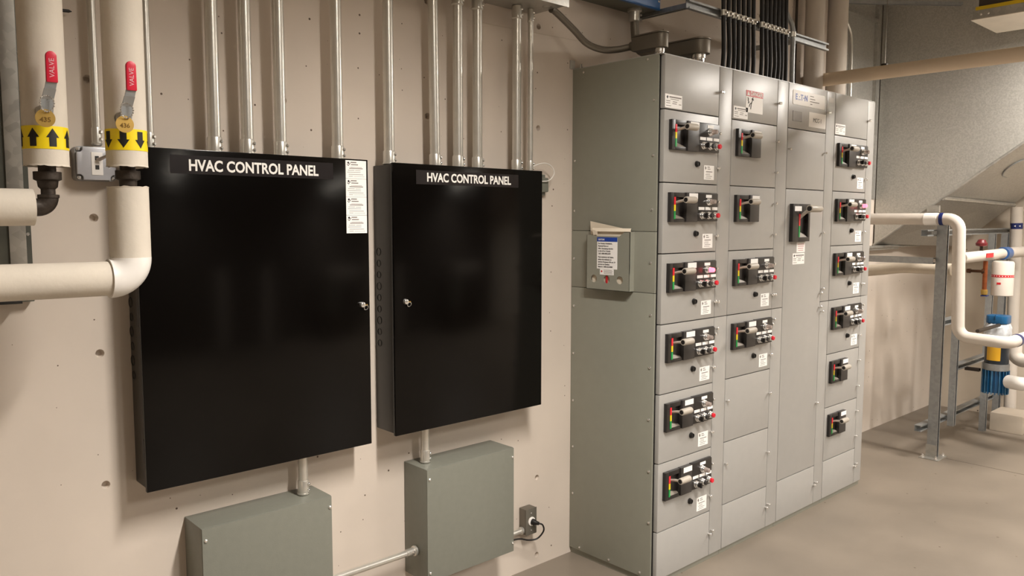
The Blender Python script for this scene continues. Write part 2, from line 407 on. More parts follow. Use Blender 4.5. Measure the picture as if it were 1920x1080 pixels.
# ================================================================== GREY PULL BOXES
def pull_box(x0, x1, z0, z1, d, label):
    t = thing('pull_box', ((x0 + x1) / 2, 0, z0), label, 'pull box')
    build(MB().box(x0, x1, 0, -d + 0.003, z0, z1), 'body', GREYBOX, t, bevel=0.003)
    c = build(MB().box(x0 + 0.001, x1 - 0.001, -d + 0.0025, -d, z0 + 0.003, z1 - 0.002), 'cover', GREYBOX, t, bevel=0.0008)
    for sx in (x0 + 0.012, x1 - 0.008):
        for sz in (z1 - 0.04, z0 + 0.04):
            build(MB().lathe((sx, -d, sz), (0, -1, 0), [(0, 0.006), (0.003, 0.0055), (0.005, 0.003)], 12), 'screw', CHROME, c)
pull_box(-1.803, -1.352, 0.195, 0.6455, 0.145, 'grey steel pull box under the wide black panel')
pull_box(-0.951, -0.501, 0.199, 0.6495, 0.153, 'grey steel pull box beside the wall outlet')

# ================================================================== CONDUITS ON THE WALL
def connector(parent, x, y, z0, z1, r, screws=2, rim=True):
    mb = MB().lathe((x, y, z0), (0, 0, 1), [(0, r * 1.02), (0.004, r * 1.28 if rim else r * 1.15), (0.008, r * 1.28 if rim else r * 1.15), (0.009, r * 1.16), (z1 - z0 - 0.004, r * 1.16), (z1 - z0, r * 1.08)], 20)
    c = build(mb, 'connector', EMT, parent)
    for k in range(screws):
        zz = z0 + (z1 - z0) * (0.35 + 0.4 * k)
        build(MB().lathe((x + r * 0.62, y - r * 0.9, zz), (0.5, -0.85, 0), [(-0.004, 0.0055), (0.005, 0.0055), (0.007, 0.004)], 8), 'set_screw', CHROME, c)
def vconduit(x, y, z0, z1, r, label, group, bot=True, top=False, lean=0.0):
    t = thing('conduit', (x, y, z0), label, 'conduit', group)
    build(MB().tube([(x, y, z0), (x + lean * 0.5, y, (z0 + z1) / 2), (x + lean, y, z1)], r, 20), 'pipe', EMT, t)
    if bot: connector(t, x, y, z0, z0 + 0.052, r)
    if top: connector(t, x + lean, y, z1 - 0.055, z1, r)
    return t
GA = 'conduits rising from the wide black panel'; GB = 'conduits rising from the narrower black panel'
P1T, P2T = 1.805, 1.800
vconduit(-1.887, -0.065, P1T, ZC, 0.0125, 'thin galvanised conduit half hidden behind the tape-marked insulated pipe', GA)
for x, lab in ((-1.692, 'galvanised conduit above the letters HVAC of the wide black panel'), (-1.585, 'galvanised conduit above the start of the word CONTROL on wide panel'),
               (-1.471, 'galvanised conduit above the end of the word CONTROL on wide panel'), (-1.258, 'galvanised conduit next to the white stickers of the wide panel')):
    vconduit(x, -0.065, P1T, ZC, 0.0195, lab, GA)
vconduit(-1.045, -0.065, P2T, ZC, 0.0195, 'galvanised conduit at the hinge corner of the narrower black panel', GB)
vconduit(-0.835, -0.065, P2T, 2.484, 0.0195, 'galvanised conduit above the letters HVAC of the narrower black panel', GB, top=True, lean=-0.008)
vconduit(-0.722, -0.065, P2T, 2.484, 0.0195, 'galvanised conduit with a scratch mark above the word CONTROL, narrower panel', GB, top=True)
vconduit(-0.622, -0.065, P2T, 2.484, 0.0195, 'galvanised conduit above the end of the word CONTROL, narrower panel', GB, top=True)
vconduit(-0.408, -0.065, P2T, 2.484, 0.0185, 'galvanised conduit beside the thin one entering the trough', GB, top=True)
vconduit(-0.329, -0.065, P2T, 2.484, 0.0115, 'thinnest galvanised conduit at the corner of the narrower black panel', GB, top=True)
vconduit(-2.021, -0.03, 1.812, ZC, 0.0115, 'thin galvanised conduit rising from the switch box', 'wall box conduits')
# short risers between panels and pull boxes
vconduit(-1.42, -0.07, 0.6455, 0.80, 0.0165, 'short conduit joining wide black panel and its grey pull box', 'short risers under the black panels')
vconduit(-0.898, -0.07, 0.6495, 0.81, 0.0165, 'short conduit joining narrower black panel and its grey pull box', 'short risers under the black panels')
t = thing('conduit', (-1.35, -0.08, 0.312), 'level conduit linking the two grey pull boxes', 'conduit')
build(MB().cyl((-1.352, -0.08, 0.312), (-0.951, -0.08, 0.312), 0.0125), 'pipe', EMT, t)
build(MB().lathe((-1.0, -0.08, 0.312), (1, 0, 0), [(0, 0.0145), (0.035, 0.0155), (0.036, 0.02), (0.044, 0.02), (0.045, 0.0125)], 18), 'connector', EMT, t)
build(MB().lathe((-0.975, -0.08 - 0.014, 0.317), (0, -1, 0), [(0, 0.005), (0.006, 0.005), (0.007, 0.003)], 8), 'set_screw', CHROME, t)

# ------------------------------------------------ wire trough at the top
t = thing('wire_trough', (-0.62, 0, 2.486), 'galvanised wire trough that conduits enter from below', 'wire trough')
tb = build(MB().box(-1.0, -0.251, 0, -0.205, 2.486, 2.70), 'body', GALV, t, bevel=0.003)
build(MB().box(-1.0, -0.247, -0.2055, -0.211, 2.478, 2.705), 'cover', GALV, t, bevel=0.001)
for kx, ky in ((-0.52, -0.15), (-0.75, -0.15), (-0.3, -0.06 - 0.07)):
    build(MB().lathe((kx, ky, 2.486), (0, 0, -1), [(0, 0.017), (0.0015, 0.0165)], 16), 'knockout', GALV, tb)

# ------------------------------------------------ blue-fronted box, conduit bodies over the cabinet line
t = thing('junction_box', (0.2, 0, 2.603), 'grey box with bright blue front mounted high on the wall', 'junction box')
build(MB().box(-0.02, 0.452, 0, -0.125, 2.603, 3.05), 'body', mat('olive_grey_enamel', (104, 104, 92), 0.45, var=0.03), t, bevel=0.003)
c = build(MB().box(-0.024, 0.456, -0.1255, -0.142, 2.600, 3.054), 'cover', BLUE, t, bevel=0.002)
build(disc_screw((0.444, -0.142, 2.64), (0, -1, 0), 0.006, 0.004), 'screw', CHROME, c)
def conduit_body(x, yh, ye, z, r, label, group='conduit bodies on top of the grey cabinets'):
    """elbow fitting: a rounded housing along Y over a short nipple, lid on top"""
    t = thing('conduit_elbow', (x, yh, 2.284), label, 'conduit fitting', group)
    w_ = r * 2.05
    n = 10; poly = []
    for i in range(n + 1):
        a = PI + PI * i / n; poly.append((x + w_ * math.cos(a), yh - 0.005 + w_ * math.sin(a)))
    poly += [(x + w_, ye), (x - w_, ye)]
    build(MB().prism(poly, 'z', z - 0.032, z + 0.030), 'housing', ZINCD, t, bevel=0.006)
    lid = [(x + (a - x) * 1.05, b if b == ye else yh + (b - yh) * 1.05) for a, b in poly]
    build(MB().prism(lid, 'z', z + 0.0301, z + 0.036), 'lid', ZINCD, t, bevel=0.001)
    build(MB().lathe((x, yh, z - 0.0315), (0, 0, -1), [(0, r * 1.4), (0.018, r * 1.4), (0.019, r * 1.18), (0.03, r * 1.18), (z - 0.0315 - 2.2868, r)], 20), 'nipple', CHROME, t)
    build(MB().lathe((x, ye - 0.004, z), (0, 1, 0), [(0, r * 1.5), (0.02, r * 1.4), (0.03, r * 1.25)], 20), 'hub', ZINCD, t)
    return t
conduit_body(0.10, -0.415, -0.285, 2.362, 0.0155, 'smaller zinc conduit elbow at the near corner of cabinet top')
conduit_body(0.385, -0.415, -0.25, 2.375, 0.023, 'larger zinc conduit elbow behind the near one on cabinet top')
t = thing('conduit', (-0.224, -0.12, 2.485), 'sagging grey conduit from wire trough down to the smaller elbow fitting', 'conduit')
build(MB().tube(spline([(-0.262, -0.12, 2.4855), (-0.232, -0.12, 2.478), (-0.135, -0.13, 2.421), (-0.071, -0.15, 2.368), (-0.005, -0.18, 2.346), (0.05, -0.215, 2.348), (0.09, -0.25, 2.358), (0.10, -0.29, 2.362)]), 0.0145, 16), 'pipe', ZINCD, t)
t = thing('conduit', (0.355, -0.07, 2.603), 'conduit curving from blue-fronted box down to the larger elbow fitting', 'conduit')
build(MB().tube(spline([(0.352, -0.07, 2.603), (0.356, -0.07, 2.50), (0.362, -0.085, 2.42), (0.375, -0.14, 2.385), (0.385, -0.22, 2.375)]), 0.020, 18), 'pipe', ZINCD, t)
build(MB().lathe((0.352, -0.07, 2.6025), (0, 0, -1), [(0, 0.034), (0.012, 0.034), (0.013, 0.026), (0.055, 0.026), (0.06, 0.022)], 20), 'connector', EMT, t)
for k in (0, 1): build(MB().lathe((0.352 + 0.018, -0.09, 2.575 - 0.022 * k), (0.6, -0.8, 0), [(0, 0.006), (0.008, 0.006), (0.009, 0.004)], 8), 'set_screw', CHROME, t)

# ------------------------------------------------ strut with clamped cables
def cchannel(p0, p1, w_, d_, face, th=0.0035, lip=0.009):
    """open C-channel from p0 to p1; opening looks towards `face`"""
    p0, p1 = Vector(p0), Vector(p1); ax = (p1 - p0).normalized(); f = Vector(face).normalized(); s = ax.cross(f)
    prof = [(-w_ / 2, -d_ / 2), (w_ / 2, -d_ / 2), (w_ / 2, d_ / 2), (w_ / 2 - lip, d_ / 2), (w_ / 2 - lip, d_ / 2 - th), (w_ / 2 - th, d_ / 2 - th), (w_ / 2 - th, -d_ / 2 + th),
            (-w_ / 2 + th, -d_ / 2 + th), (-w_ / 2 + th, d_ / 2 - th), (-w_ / 2 + lip, d_ / 2 - th), (-w_ / 2 + lip, d_ / 2), (-w_ / 2, d_ / 2)]
    k = len(prof); V = [p0 + s * a + f * b for a, b in prof] + [p1 + s * a + f * b for a, b in prof]
    return MB().add(V, [tuple(range(k)), tuple(reversed(range(k, 2 * k)))] + [(i, (i + 1) % k, (i + 1) % k + k, i + k) for i in range(k)])
STRY, STRZ = -0.30, 2.600
t = thing('strut_bracket', (1.15, 0, STRZ), 'galvanised strut on wall arms holding the row of black cables', 'strut')
build(cchannel((0.455, STRY, STRZ), (1.83, STRY, STRZ), 0.041, 0.022, (0, -1, 0)), 'rail', STRUTM, t, smooth=False)
for x in (0.482, 1.545):
    build(cchannel((x, 0, STRZ), (x, STRY + 0.012, STRZ), 0.030, 0.022, (0, 0, -1)), 'arm', STRUTM, t, smooth=False)
CX = [0.713 + 0.0452 * k for k in range(7)] + [1.066 + 0.0408 * k for k in range(7)]
CY = STRY - 0.026
for i, x in enumerate(CX):
    o = MB(); j1, j2 = random.uniform(-0.006, 0.006), random.uniform(-0.004, 0.008)
    o.tube(spline([(x + j2, CY, 2.2865), (x + 0.012 + j1, CY, 2.42), (x, CY, STRZ), (x - 0.004 + j1, CY, 2.85), (x - 0.006 + j2, CY, ZC - 0.002)], 5), 0.0108, 12)
    tag(build(o, 'power_cable', CABLE), 'black power cable of the bundle beside the %s' % ('zinc elbow fittings' if i < 7 else 'swept conduit bend'), 'cable', 'black cables by the elbows' if i < 7 else 'black cables by the swept conduit')
    cl = MB().lathe((x, CY, STRZ - 0.014), (0, 0, 1), [(0, 0.0118), (0.001, 0.0145), (0.027, 0.0145), (0.028, 0.0118)], 14)
    cm = build(cl, 'cable_clamp', EMT, t)
    build(MB().lathe((x, CY - 0.012, STRZ), (0, -1, 0), [(0, 0.008), (0.009, 0.008), (0.011, 0.005)], 8), 'clamp_bolt', CHROME, cm)
t = thing('conduit', (1.39, CY, 2.284), 'conduit with a swept bend at the end of the black cable row', 'conduit')
build(MB().tube(spline([(1.392, CY, 2.287), (1.386, CY, 2.45), (1.382, CY, 2.625), (1.368, CY + 0.02, 2.69), (1.335, CY + 0.04, 2.755), (1.27, CY + 0.06, 2.81), (1.15, CY + 0.07, 2.85), (0.95, CY + 0.08, 2.87)]), 0.0135, 16), 'pipe', STRUTM, t)
build(MB().lathe((1.382, CY, STRZ - 0.014), (0, 0, 1), [(0, 0.0145), (0.001, 0.018), (0.027, 0.018), (0.028, 0.0145)], 14), 'clamp', EMT, t)

# ================================================================== INSULATED PIPES ON THE LEFT
PY = -0.45; PR = 0.04669
def cyl_patch(cx, cy, r, phi, rows, ns=6):
    """arrow wrapped on a cylinder: rows = [(z, half width)]"""
    mb = MB(); V = []; F = []
    for z, hw in rows:
        for k in range(ns + 1):
            s = -hw + 2 * hw * k / ns; a = phi + s / r; V.append((cx + r * math.cos(a), cy + r * math.sin(a), z))
    for i in range(len(rows) - 1):
        for k in range(ns):
            a = i * (ns + 1) + k; F.append((a, a + 1, a + ns + 2, a + ns + 1))
    return mb.add(V, F)
def valve(parent_x, tagno, way, hx):
    """red-gripped lever with a brass tag"""
    x = parent_x + hx; y0 = PY - PR
    v = thing('valve_handle', (x, y0, 1.8405), 'red vinyl lever handle on the insulated pipe with %s-arrow tape' % way, 'valve handle')
    # stem + nut
    build(MB().lathe((x - 0.00534, y0 + 0.00711, 1.8422), (0, -1, 0), [(0, 0.01601), (0.01067, 0.01512), (0.01423, 0.00978), (0.03024, 0.00889)], 16), 'stem', mat('chromed_stem', (196, 194, 188), 0.3, metal=0.8), v)
    prof = [(-0.02134, 1.8333), (-0.0249, 1.8671), (-0.03735, 1.8894), (-0.04091, 1.9072)]
    mb = MB()
    for i in range(len(prof) - 1):
        (a, b), (c, d) = prof[i], prof[i + 1]; w0 = 0.01289 - 0.00089 * i; sh0 = -0.00445 + 0.00311 * i; sh1 = sh0 + 0.00311
        V = [(x + sh0 - w0, y0 + a, b), (x + sh0 + w0, y0 + a, b), (x + sh1 + w0, y0 + c, d), (x + sh1 - w0, y0 + c, d)]
        mb.add(V + [(p[0], p[1] - 0.00311, p[2]) for p in V], [(3, 2, 1, 0), (4, 5, 6, 7), (0, 1, 5, 4), (2, 3, 7, 6), (1, 2, 6, 5), (3, 0, 4, 7)])
    build(mb, 'lever', STRUTM, v, smooth=False)
    gp = []
    for k in range(11):
        a = PI * k / 10; gp.append((x + 0.00534 + 0.01112 * math.cos(a), 1.9596 + 0.01112 * math.sin(a)))
    gp += [(x + 0.00534 - 0.01156, 1.9027), (x + 0.00534 + 0.01156, 1.9027)]
    g = build(MB().prism(gp, 'y', y0 - 0.03735, y0 - 0.04802), 'grip', REDV, v, bevel=0.00267)
    q = text('lettering', 'VALVE', 0.01467, (x + 0.00534, y0 - 0.04855, 1.9338), mat('worn_white_print', (226, 180, 186), 0.6), g, rot=(PI / 2, 0, 0), align='CENTER')
    q.rotation_euler = Matrix(((0, -1, 0), (0, 0, -1), (1, 0, 0))).to_euler()
    # bead chain + tag
    bt = thing('brass_tag', (x - 0.00534, y0 - 0.02668, 1.8049), 'round brass tag on bead chain above the %s-arrow tape' % way, 'tag')
    tz = 1.8253
    ch = MB()
    for k in range(20):
        a = 2 * PI * k / 20
        ch.lathe((x - 0.00534 + 0.01378 * math.cos(a), y0 - 0.03557 - 0.00356 * math.cos(2 * a), 1.8574 + 0.01779 * math.sin(a)), (0, 0, 1), [(-0.00213, 0.00089), (0, 0.00222), (0.00213, 0.00089)], 6)
    build(ch, 'bead_chain', CHROME, bt)
    d = build(MB().lathe((x - 0.008, y0 - 0.02668, tz), (-0.04446, -1, 0.05336), [(0, 0.02001), (0.00133, 0.02001)], 28), 'disc', BRASS, bt)
    text('stamp', tagno, 0.01467, (x - 0.008, y0 - 0.0289, tz - 0.00356), BRASSD, d, bold=0.01779, align='CENTER')
def pipe_tape(parent, cx, z0, z1, angs, up):
    tp = build(MB().lathe((cx, PY, z0), (0, 0, 1), [(0, PR + 0.00071), (z1 - z0, PR + 0.00071)], 40), 'marking_tape', YEL, parent)
    h = z1 - z0; m0, m1 = z0 + 0.10671 * h, z1 - 0.10671 * h
    for a in angs:
        if up: rows = [(m0, 0.00756), (m0 + 0.5 * (m1 - m0), 0.00756), (m0 + 0.5001 * (m1 - m0), 0.01378), (m1, 0.0002)]
        else: rows = [(m1, 0.00756), (m1 - 0.5 * (m1 - m0), 0.00756), (m1 - 0.5001 * (m1 - m0), 0.01378), (m0, 0.0002)]
        build(cyl_patch(cx, PY, PR + 0.00124, a, rows), 'arrow', BLK, tp, smooth=False)
def ragged_end(mb, cx, z, up):
    """frayed canvas lip at the end of the jacket"""
    n = 40; V = []
    for k in range(n):
        a = 2 * PI * k / n; V.append((cx + PR * math.cos(a), PY + PR * math.sin(a), z))
    for k in range(n):
        a = 2 * PI * k / n; V.append((cx + (PR + 0.00089) * math.cos(a), PY + (PR + 0.00089) * math.sin(a), z + up * (0.00267 + random.random() * 0.00267)))
    return mb.add(V, [(k, (k + 1) % n, n + (k + 1) % n, n + k) for k in range(n)])
dg = math.radians
px1, px2 = -2.2403, -2.0651
# pipe that carries tag 435
t = thing('insulated_pipe', (px1, PY, 1.7249), 'canvas-jacketed riser with yellow up-arrow tape', 'pipe', 'insulated pipes by the switch')
build(ragged_end(MB().cyl((px1, PY, 1.7266), (px1, PY, ZC), PR, n=40), px1, 1.7266, -1), 'jacket', INSUL, t)
f0 = math.atan2(-2.538 - PY, -2.6842 - px1)
pipe_tape(t, px1, 1.7604, 1.8120, [f0 + dg(18 + 49 * k) for k in range(-3, 4)], True)
u = MB().lathe((px1, PY, 1.7293), (0, 0, -1), [(0, 0.01867), (0.01779, 0.01867), (0.01867, 0.02935), (0.03646, 0.02935), (0.04002, 0.02223), (0.05336, 0.02045), (0.05869, 0.01512), (0.07025, 0.01512), (0.07114, 0.02268), (0.07826, 0.02268), (0.08003, 0.02001)], 20)
build(u, 'union_fitting', IRON, t)
build(MB().tube(bend([(px1, PY, 1.6537), (px1, PY, 1.6288), (px1 - 0.05336, PY, 1.6288)], 0.02401), 0.0209, 18), 'elbow', IRON, t)
build(MB().cyl((px1 - 0.0329, PY, 1.6288), (-2.95, PY, 1.6235), 0.04224, n=36), 'side_jacket', INSUL, t)
valve(px1, '435', 'up', -0.00622)
# pipe that carries tag 436
t = thing('insulated_pipe', (px2, PY, 1.4581), 'canvas-jacketed pipe with yellow down-arrow tape turning at a white elbow', 'pipe', 'insulated pipes by the switch')
build(ragged_end(MB().cyl((px2, PY, 1.7329), (px2 + 0.00356, PY, ZC), PR, n=40), px2, 1.7329, -1), 'jacket', INSUL, t)
f1 = math.atan2(-2.538 - PY, -2.6842 - px2)
pipe_tape(t, px2, 1.7675, 1.8182, [f1 + dg(-8 + 48 * k) for k in range(-3, 4)], False)
build(MB().lathe((px2, PY, 1.7355), (0, 0, -1), [(0, 0.01779), (0.01423, 0.01779), (0.01512, 0.02846), (0.03557, 0.02846), (0.03913, 0.02045), (0.06225, 0.01956)], 20), 'union_fitting', IRON, t)
build(ragged_end(MB().cyl((px2 - 0.00089, PY, 1.5043), (px2 - 0.00089, PY, 1.6777), PR, n=40), px2 - 0.00089, 1.6777, 1), 'lower_jacket', INSUL, t)
build(MB().tube(bend([(px2 - 0.00178, PY, 1.5074), (px2 - 0.00178, PY, 1.4567), (px2 - 0.05336, PY, 1.4567)], 0.04891, 12), 0.04784, 36), 'elbow_cover', PVC, t)
build(MB().cyl((px2 - 0.05158, PY, 1.4567), (-2.95, PY, 1.4599), 0.04224, n=36), 'side_jacket', INSUL, t)
valve(px2, '436', 'down', -0.01601)

# sheet-metal column behind the pipes
t = thing('metal_column', (-2.35, 0, 1.374), 'dark galvanised sheet-metal column standing off the wall behind pipes', 'column')
build(MB().box(-2.60, -2.198, -0.001, -0.035, 1.374, ZC), 'body', mat('weathered_galvanised', (98, 100, 94), 0.4, metal=0.7, var=0.2, scale=9), t, bevel=0.002)
build(MB().box(-2.252, -2.212, -0.0352, -0.042, 1.38, ZC), 'seam_strip', GALV, t, bevel=0.001)
for z in (1.56, 1.95, 2.05): build(disc_screw((-2.206, -0.035, z), (0, -1, 0), 0.005, 0.004), 'screw', CHROME, t)
build(MB().box(-2.60, -2.232, -0.0352, -0.06, 1.372, 1.38), 'bottom_angle', BLK, t, bevel=0.001)
tag(build(MB().tube([(-2.16, -0.02, 2.178), (-2.076, -0.02, 2.183), (-2.068, -0.02, 2.183)], [0.0045, 0.0045, 0.001], 10), 'black_pin', BLK), 'short black pin on the wall between the insulated pipes', 'pin')

# light switch box
t = thing('switch_box', (-2.03, 0, 1.712), 'silver steel switch box half behind the tape-marked pipe', 'switch')
build(MB().prism(rounded(-2.083, -1.977, 1.711, 1.808, 0.012), 'y', 0, -0.042), 'back_box', mat('galvanised_box', (150, 150, 150), 0.4, metal=0.7), t)
def notch(x0, x1, z0, z1, n):
    return [(x0 + n, z0), (x1 - n, z0), (x1 - n, z0 + n * 0.6), (x1 - n * 0.6, z0 + n), (x1, z0 + n), (x1, z1 - n), (x1 - n * 0.6, z1 - n), (x1 - n, z1 - n * 0.6), (x1 - n, z1), (x0 + n, z1), (x0 + n, z1 - n * 0.6), (x0 + n * 0.6, z1 - n), (x0, z1 - n), (x0, z0 + n), (x0 + n * 0.6, z0 + n), (x0 + n, z0 + n * 0.6)]
cv = build(MB().prism(notch(-2.081, -1.979, 1.713, 1.806, 0.015), 'y', -0.0422, -0.055), 'cover', SILVER, t, bevel=0.0025)
for sx in (-2.074, -1.986):
    for sz in (1.720, 1.799): build(disc_screw((sx, -0.042, sz), (0, -1, 0), 0.006, 0.008), 'screw', CHROME, t)
build(MB().box(-2.044, -2.014, -0.0552, -0.0565, 1.727, 1.792), 'switch_plate', PVC, cv, bevel=0.0008)
for sz in (1.775, 1.749): build(MB().box(-2.0345, -2.0245, -0.0566, -0.0575, sz - 0.006, sz + 0.006), 'window', BLK, cv, smooth=False)
build(MB().tube([(-2.029, -0.056, 1.772), (-2.026, -0.066, 1.771), (-2.006, -0.095, 1.784)], [0.004, 0.0055, 0.0035], 10), 'toggle', mat('toggle_metal', (190, 178, 168), 0.35, metal=0.6), cv)

# wall outlet with plug and cord
t = thing('wall_outlet', (-0.3, 0, 0.186), 'steel outlet box low on the wall beside the pull box', 'outlet')
build(MB().box(-0.330, -0.266, 0, -0.045, 0.186, 0.305), 'box', ZINCD, t, bevel=0.004)
fp = build(MB().box(-0.331, -0.265, -0.0452, -0.0475, 0.185, 0.306), 'face_plate', mat('outlet_plate', (126, 122, 112), 0.4, metal=0.6), t, bevel=0.001)
build(MB().lathe((-0.297, -0.0475, 0.246), (0, -1, 0), [(0, 0.0205), (0.004, 0.02), (0.005, 0.018)], 24), 'receptacle', PVC, fp)
for z in (0.283, 0.205): build(disc_screw((-0.298, -0.0475, z), (0, -1, 0), 0.0035, 0.002), 'screw', CHROME, fp)
build(MB().lathe((-0.331, -0.022, 0.205), (-1, 0, 0), [(0, 0.017), (0.01, 0.017), (0.012, 0.013), (0.17, 0.0125)], 18), 'conduit_stub', EMT, t)
t = thing('power_plug', (-0.297, -0.06, 0.15), 'black plug and looping cord in the wall outlet', 'plug')
build(MB().lathe((-0.297, -0.0528, 0.246), (0.25, -1, -0.05), [(0, 0.0135), (0.012, 0.0135), (0.018, 0.010), (0.034, 0.0075)], 16), 'plug', CABLE, t)
build(MB().tube(spline([(-0.289, -0.085, 0.2445), (-0.272, -0.093, 0.236), (-0.262, -0.09, 0.205), (-0.285, -0.075, 0.172), (-0.325, -0.06, 0.170), (-0.375, -0.055, 0.188), (-0.45, -0.16, 0.195), (-0.47, -0.158, 0.192)][:6] + [(-0.43, -0.05, 0.192), (-0.4995, -0.05, 0.192)]), 0.0038, 10), 'cord', CABLE, t)

# small grey device and loop of white wire by the narrower panel
t = thing('sensor_box', (-0.2, 0, 1.70), 'small grey sensor box tucked beside the narrower black panel', 'sensor')
build(MB().box(-0.285, -0.192, 0, -0.02, 1.708, 1.80), 'base', GREYBOX, t, bevel=0.003)
build(MB().box(-0.28, -0.188, -0.0202, -0.038, 1.722, 1.786), 'cover', GREYBOX, t, bevel=0.006)
tag(build(MB().tube(spline([(-0.331, -0.05, 1.8065), (-0.296, -0.05, 1.83), (-0.231, -0.05, 1.847), (-0.184, -0.05, 1.835), (-0.167, -0.05, 1.805), (-0.197, -0.05, 1.774), (-0.237, -0.045, 1.768), (-0.27, -0.041, 1.768)]), 0.0024, 8), 'white_wire', PVC), 'thin white wire looping from panel top to sensor box', 'wire')

# ================================================================== MOTOR CONTROL CENTRE
DF = -0.509                       # door face
S0 = [0.012, 0.519, 1.0255, 1.528]; SEND = [0.519, 1.0255, 1.528, 2.024]
SEAM = [2.284, 2.060, 1.757, 1.457, 1.155, 0.852, 0.548, 0.243, 0.027]
SH = {}
def shared(key, fn):
    if key not in SH: SH[key] = fn()
    return SH[key]
def sub(name, key, fn, m, parent, loc, bevel=0.0, smooth=True):
    me = shared(key, lambda: fn().mesh(name, m, bevel, smooth))
    return put(name, me, loc, parent)
# geometry of one operator, origin = (section left, door face, top seam of the unit); -y is outwards
def g_housing():
    mb = MB(); x0, x1, z0, z1 = 0.036, 0.226, -0.166, -0.041
    mb.box(x0, 0.060, 0, -0.016, z0, z1)          # left stile
    mb.box(0.0602, 0.138, 0, -0.016, z1 - 0.020, z1); mb.box(0.0602, 0.138, 0, -0.016, z0, z0 + 0.014)
    mb.box(0.0602, 0.138, 0, -0.002, z0 + 0.0142, z1 - 0.0202)      # floor of the slot
    mb.box(0.1382, 0.1425, 0, -0.014, z0, z1)
    return mb
def g_block(): return MB().box(0.1435, 0.226, 0, -0.021, -0.166, -0.0395)
def g_ramp(): return MB().add([(0.076, -0.0022, -0.1515), (0.1375, -0.0022, -0.1515), (0.1375, -0.0125, -0.1515), (0.076, -0.0125, -0.1515), (0.076, -0.0022, -0.132), (0.1375, -0.0022, -0.1450)],
                              [(3, 2, 1, 0), (0, 1, 5, 4), (2, 3, 4, 5), (0, 4, 3), (1, 2, 5)])
def g_arm(): return MB().tube([(0.085, -0.001, -0.085), (0.083, -0.030, -0.078), (0.081, -0.062, -0.0735)], [0.0052, 0.0058, 0.0065], 10)
def g_grip(): return MB().lathe((0.072, -0.066, -0.073), (1, 0, 0), [(0.0, 0.0098), (0.0, 0.0125), (0.004, 0.0140), (0.062, 0.0145), (0.068, 0.0135), (0.072, 0.0095)], 20)
def g_gripcap(): return MB().lathe((0.0722, -0.066, -0.073), (-1, 0, 0), [(0, 0.0096), (0.0012, 0.0092)], 18)
def band(a, b): return lambda: MB().box(0.0605, 0.0705, -0.0035, -0.0174, a, b)
def g_panel():
    mb = MB().box(0.229, 0.386, 0, -0.017, -0.163, -0.040)
    return mb
def g_panelrim(): return MB().box(0.2285, 0.3865, -0.002, -0.012, -0.0398, -0.0375)
def g_legend(): return MB().box(-0.0215, 0.0215, 0, -0.0012, -0.0065, 0.0065)
def g_bezel(): return MB().lathe((0, 0, 0), (0, -1, 0), [(0, 0.0165), (0.006, 0.0165), (0.008, 0.0145), (0.014, 0.0145), (0.016, 0.0125), (0.020, 0.0125)], 18)
def g_lens(): return MB().lathe((0, -0.0195, 0), (0, -1, 0), [(0, 0.0112), (0.012, 0.0106), (0.020, 0.0096), (0.022, 0.0075)], 16)
def g_knob():
    mb = MB().lathe((0, -0.0202, 0), (0, -1, 0), [(0, 0.0112), (0.005, 0.0108)], 16); return mb.box(-0.004, 0.004, -0.0255, -0.036, -0.011, 0.011)
def g_flat(): return MB().lathe((0, -0.0202, 0), (0, -1, 0), [(0, 0.0112), (0.005, 0.0112), (0.007, 0.009)], 16)
def g_mush(): return MB().lathe((0, -0.0202, 0), (0, -1, 0), [(0, 0.009), (0.002, 0.0108), (0.007, 0.0108), (0.009, 0.0085)], 16)
def g_reset(): return MB().lathe((0, 0, 0), (0, -1, 0), [(0, 0.0135), (0.004, 0.0135), (0.005, 0.011), (0.013, 0.0105), (0.013, 0.0085), (0.010, 0.008)], 16)
def g_latch():
    mb = MB().lathe((0, 0, 0), (0, -1, 0), [(0, 0.0042), (0.010, 0.0042), (0.011, 0.007), (0.016, 0.0065), (0.018, 0.004)], 10); return mb
def g_label(): return MB().box(0.2965, 0.3735, 0, -0.0008, -0.282, -0.219)
def g_labelprint():
    mb = MB(); x0, x1, z1, z0 = 0.2965, 0.3735, -0.219, -0.282; W_, H_ = x1 - x0, z1 - z0
    for a, b, c, h in ((0.32, 0.56, 0.12, 0.05), (0.34, 0.62, 0.25, 0.05), (0.18, 0.82, 0.44, 0.05), (0.2, 0.6, 0.55, 0.02), (0.15, 0.6, 0.65, 0.03), (0.2, 0.8, 0.76, 0.03), (0.15, 0.7, 0.88, 0.03)):
        mb.box(x0 + a * W_, x0 + b * W_, -0.0006, -0.0011, z1 - c * H_ - h * H_ / 2, z1 - c * H_ + h * H_ / 2)
    cx, cz, r = x0 + 0.15 * W_, z1 - 0.19 * H_, 0.07 * W_
    return mb.prism([(cx - r, cz), (cx, cz - 1.6 * r), (cx + r, cz), (cx, cz + 1.6 * r)], 'y', -0.0006, -0.0011)
def g_tagplate(): return MB().box(0.160, 0.2235, -0.0212, -0.0222, -0.066, -0.0425)
def latch(parent, x, z): return sub('latch', 'latch', g_latch, CHROME, parent, (x, DF, z))
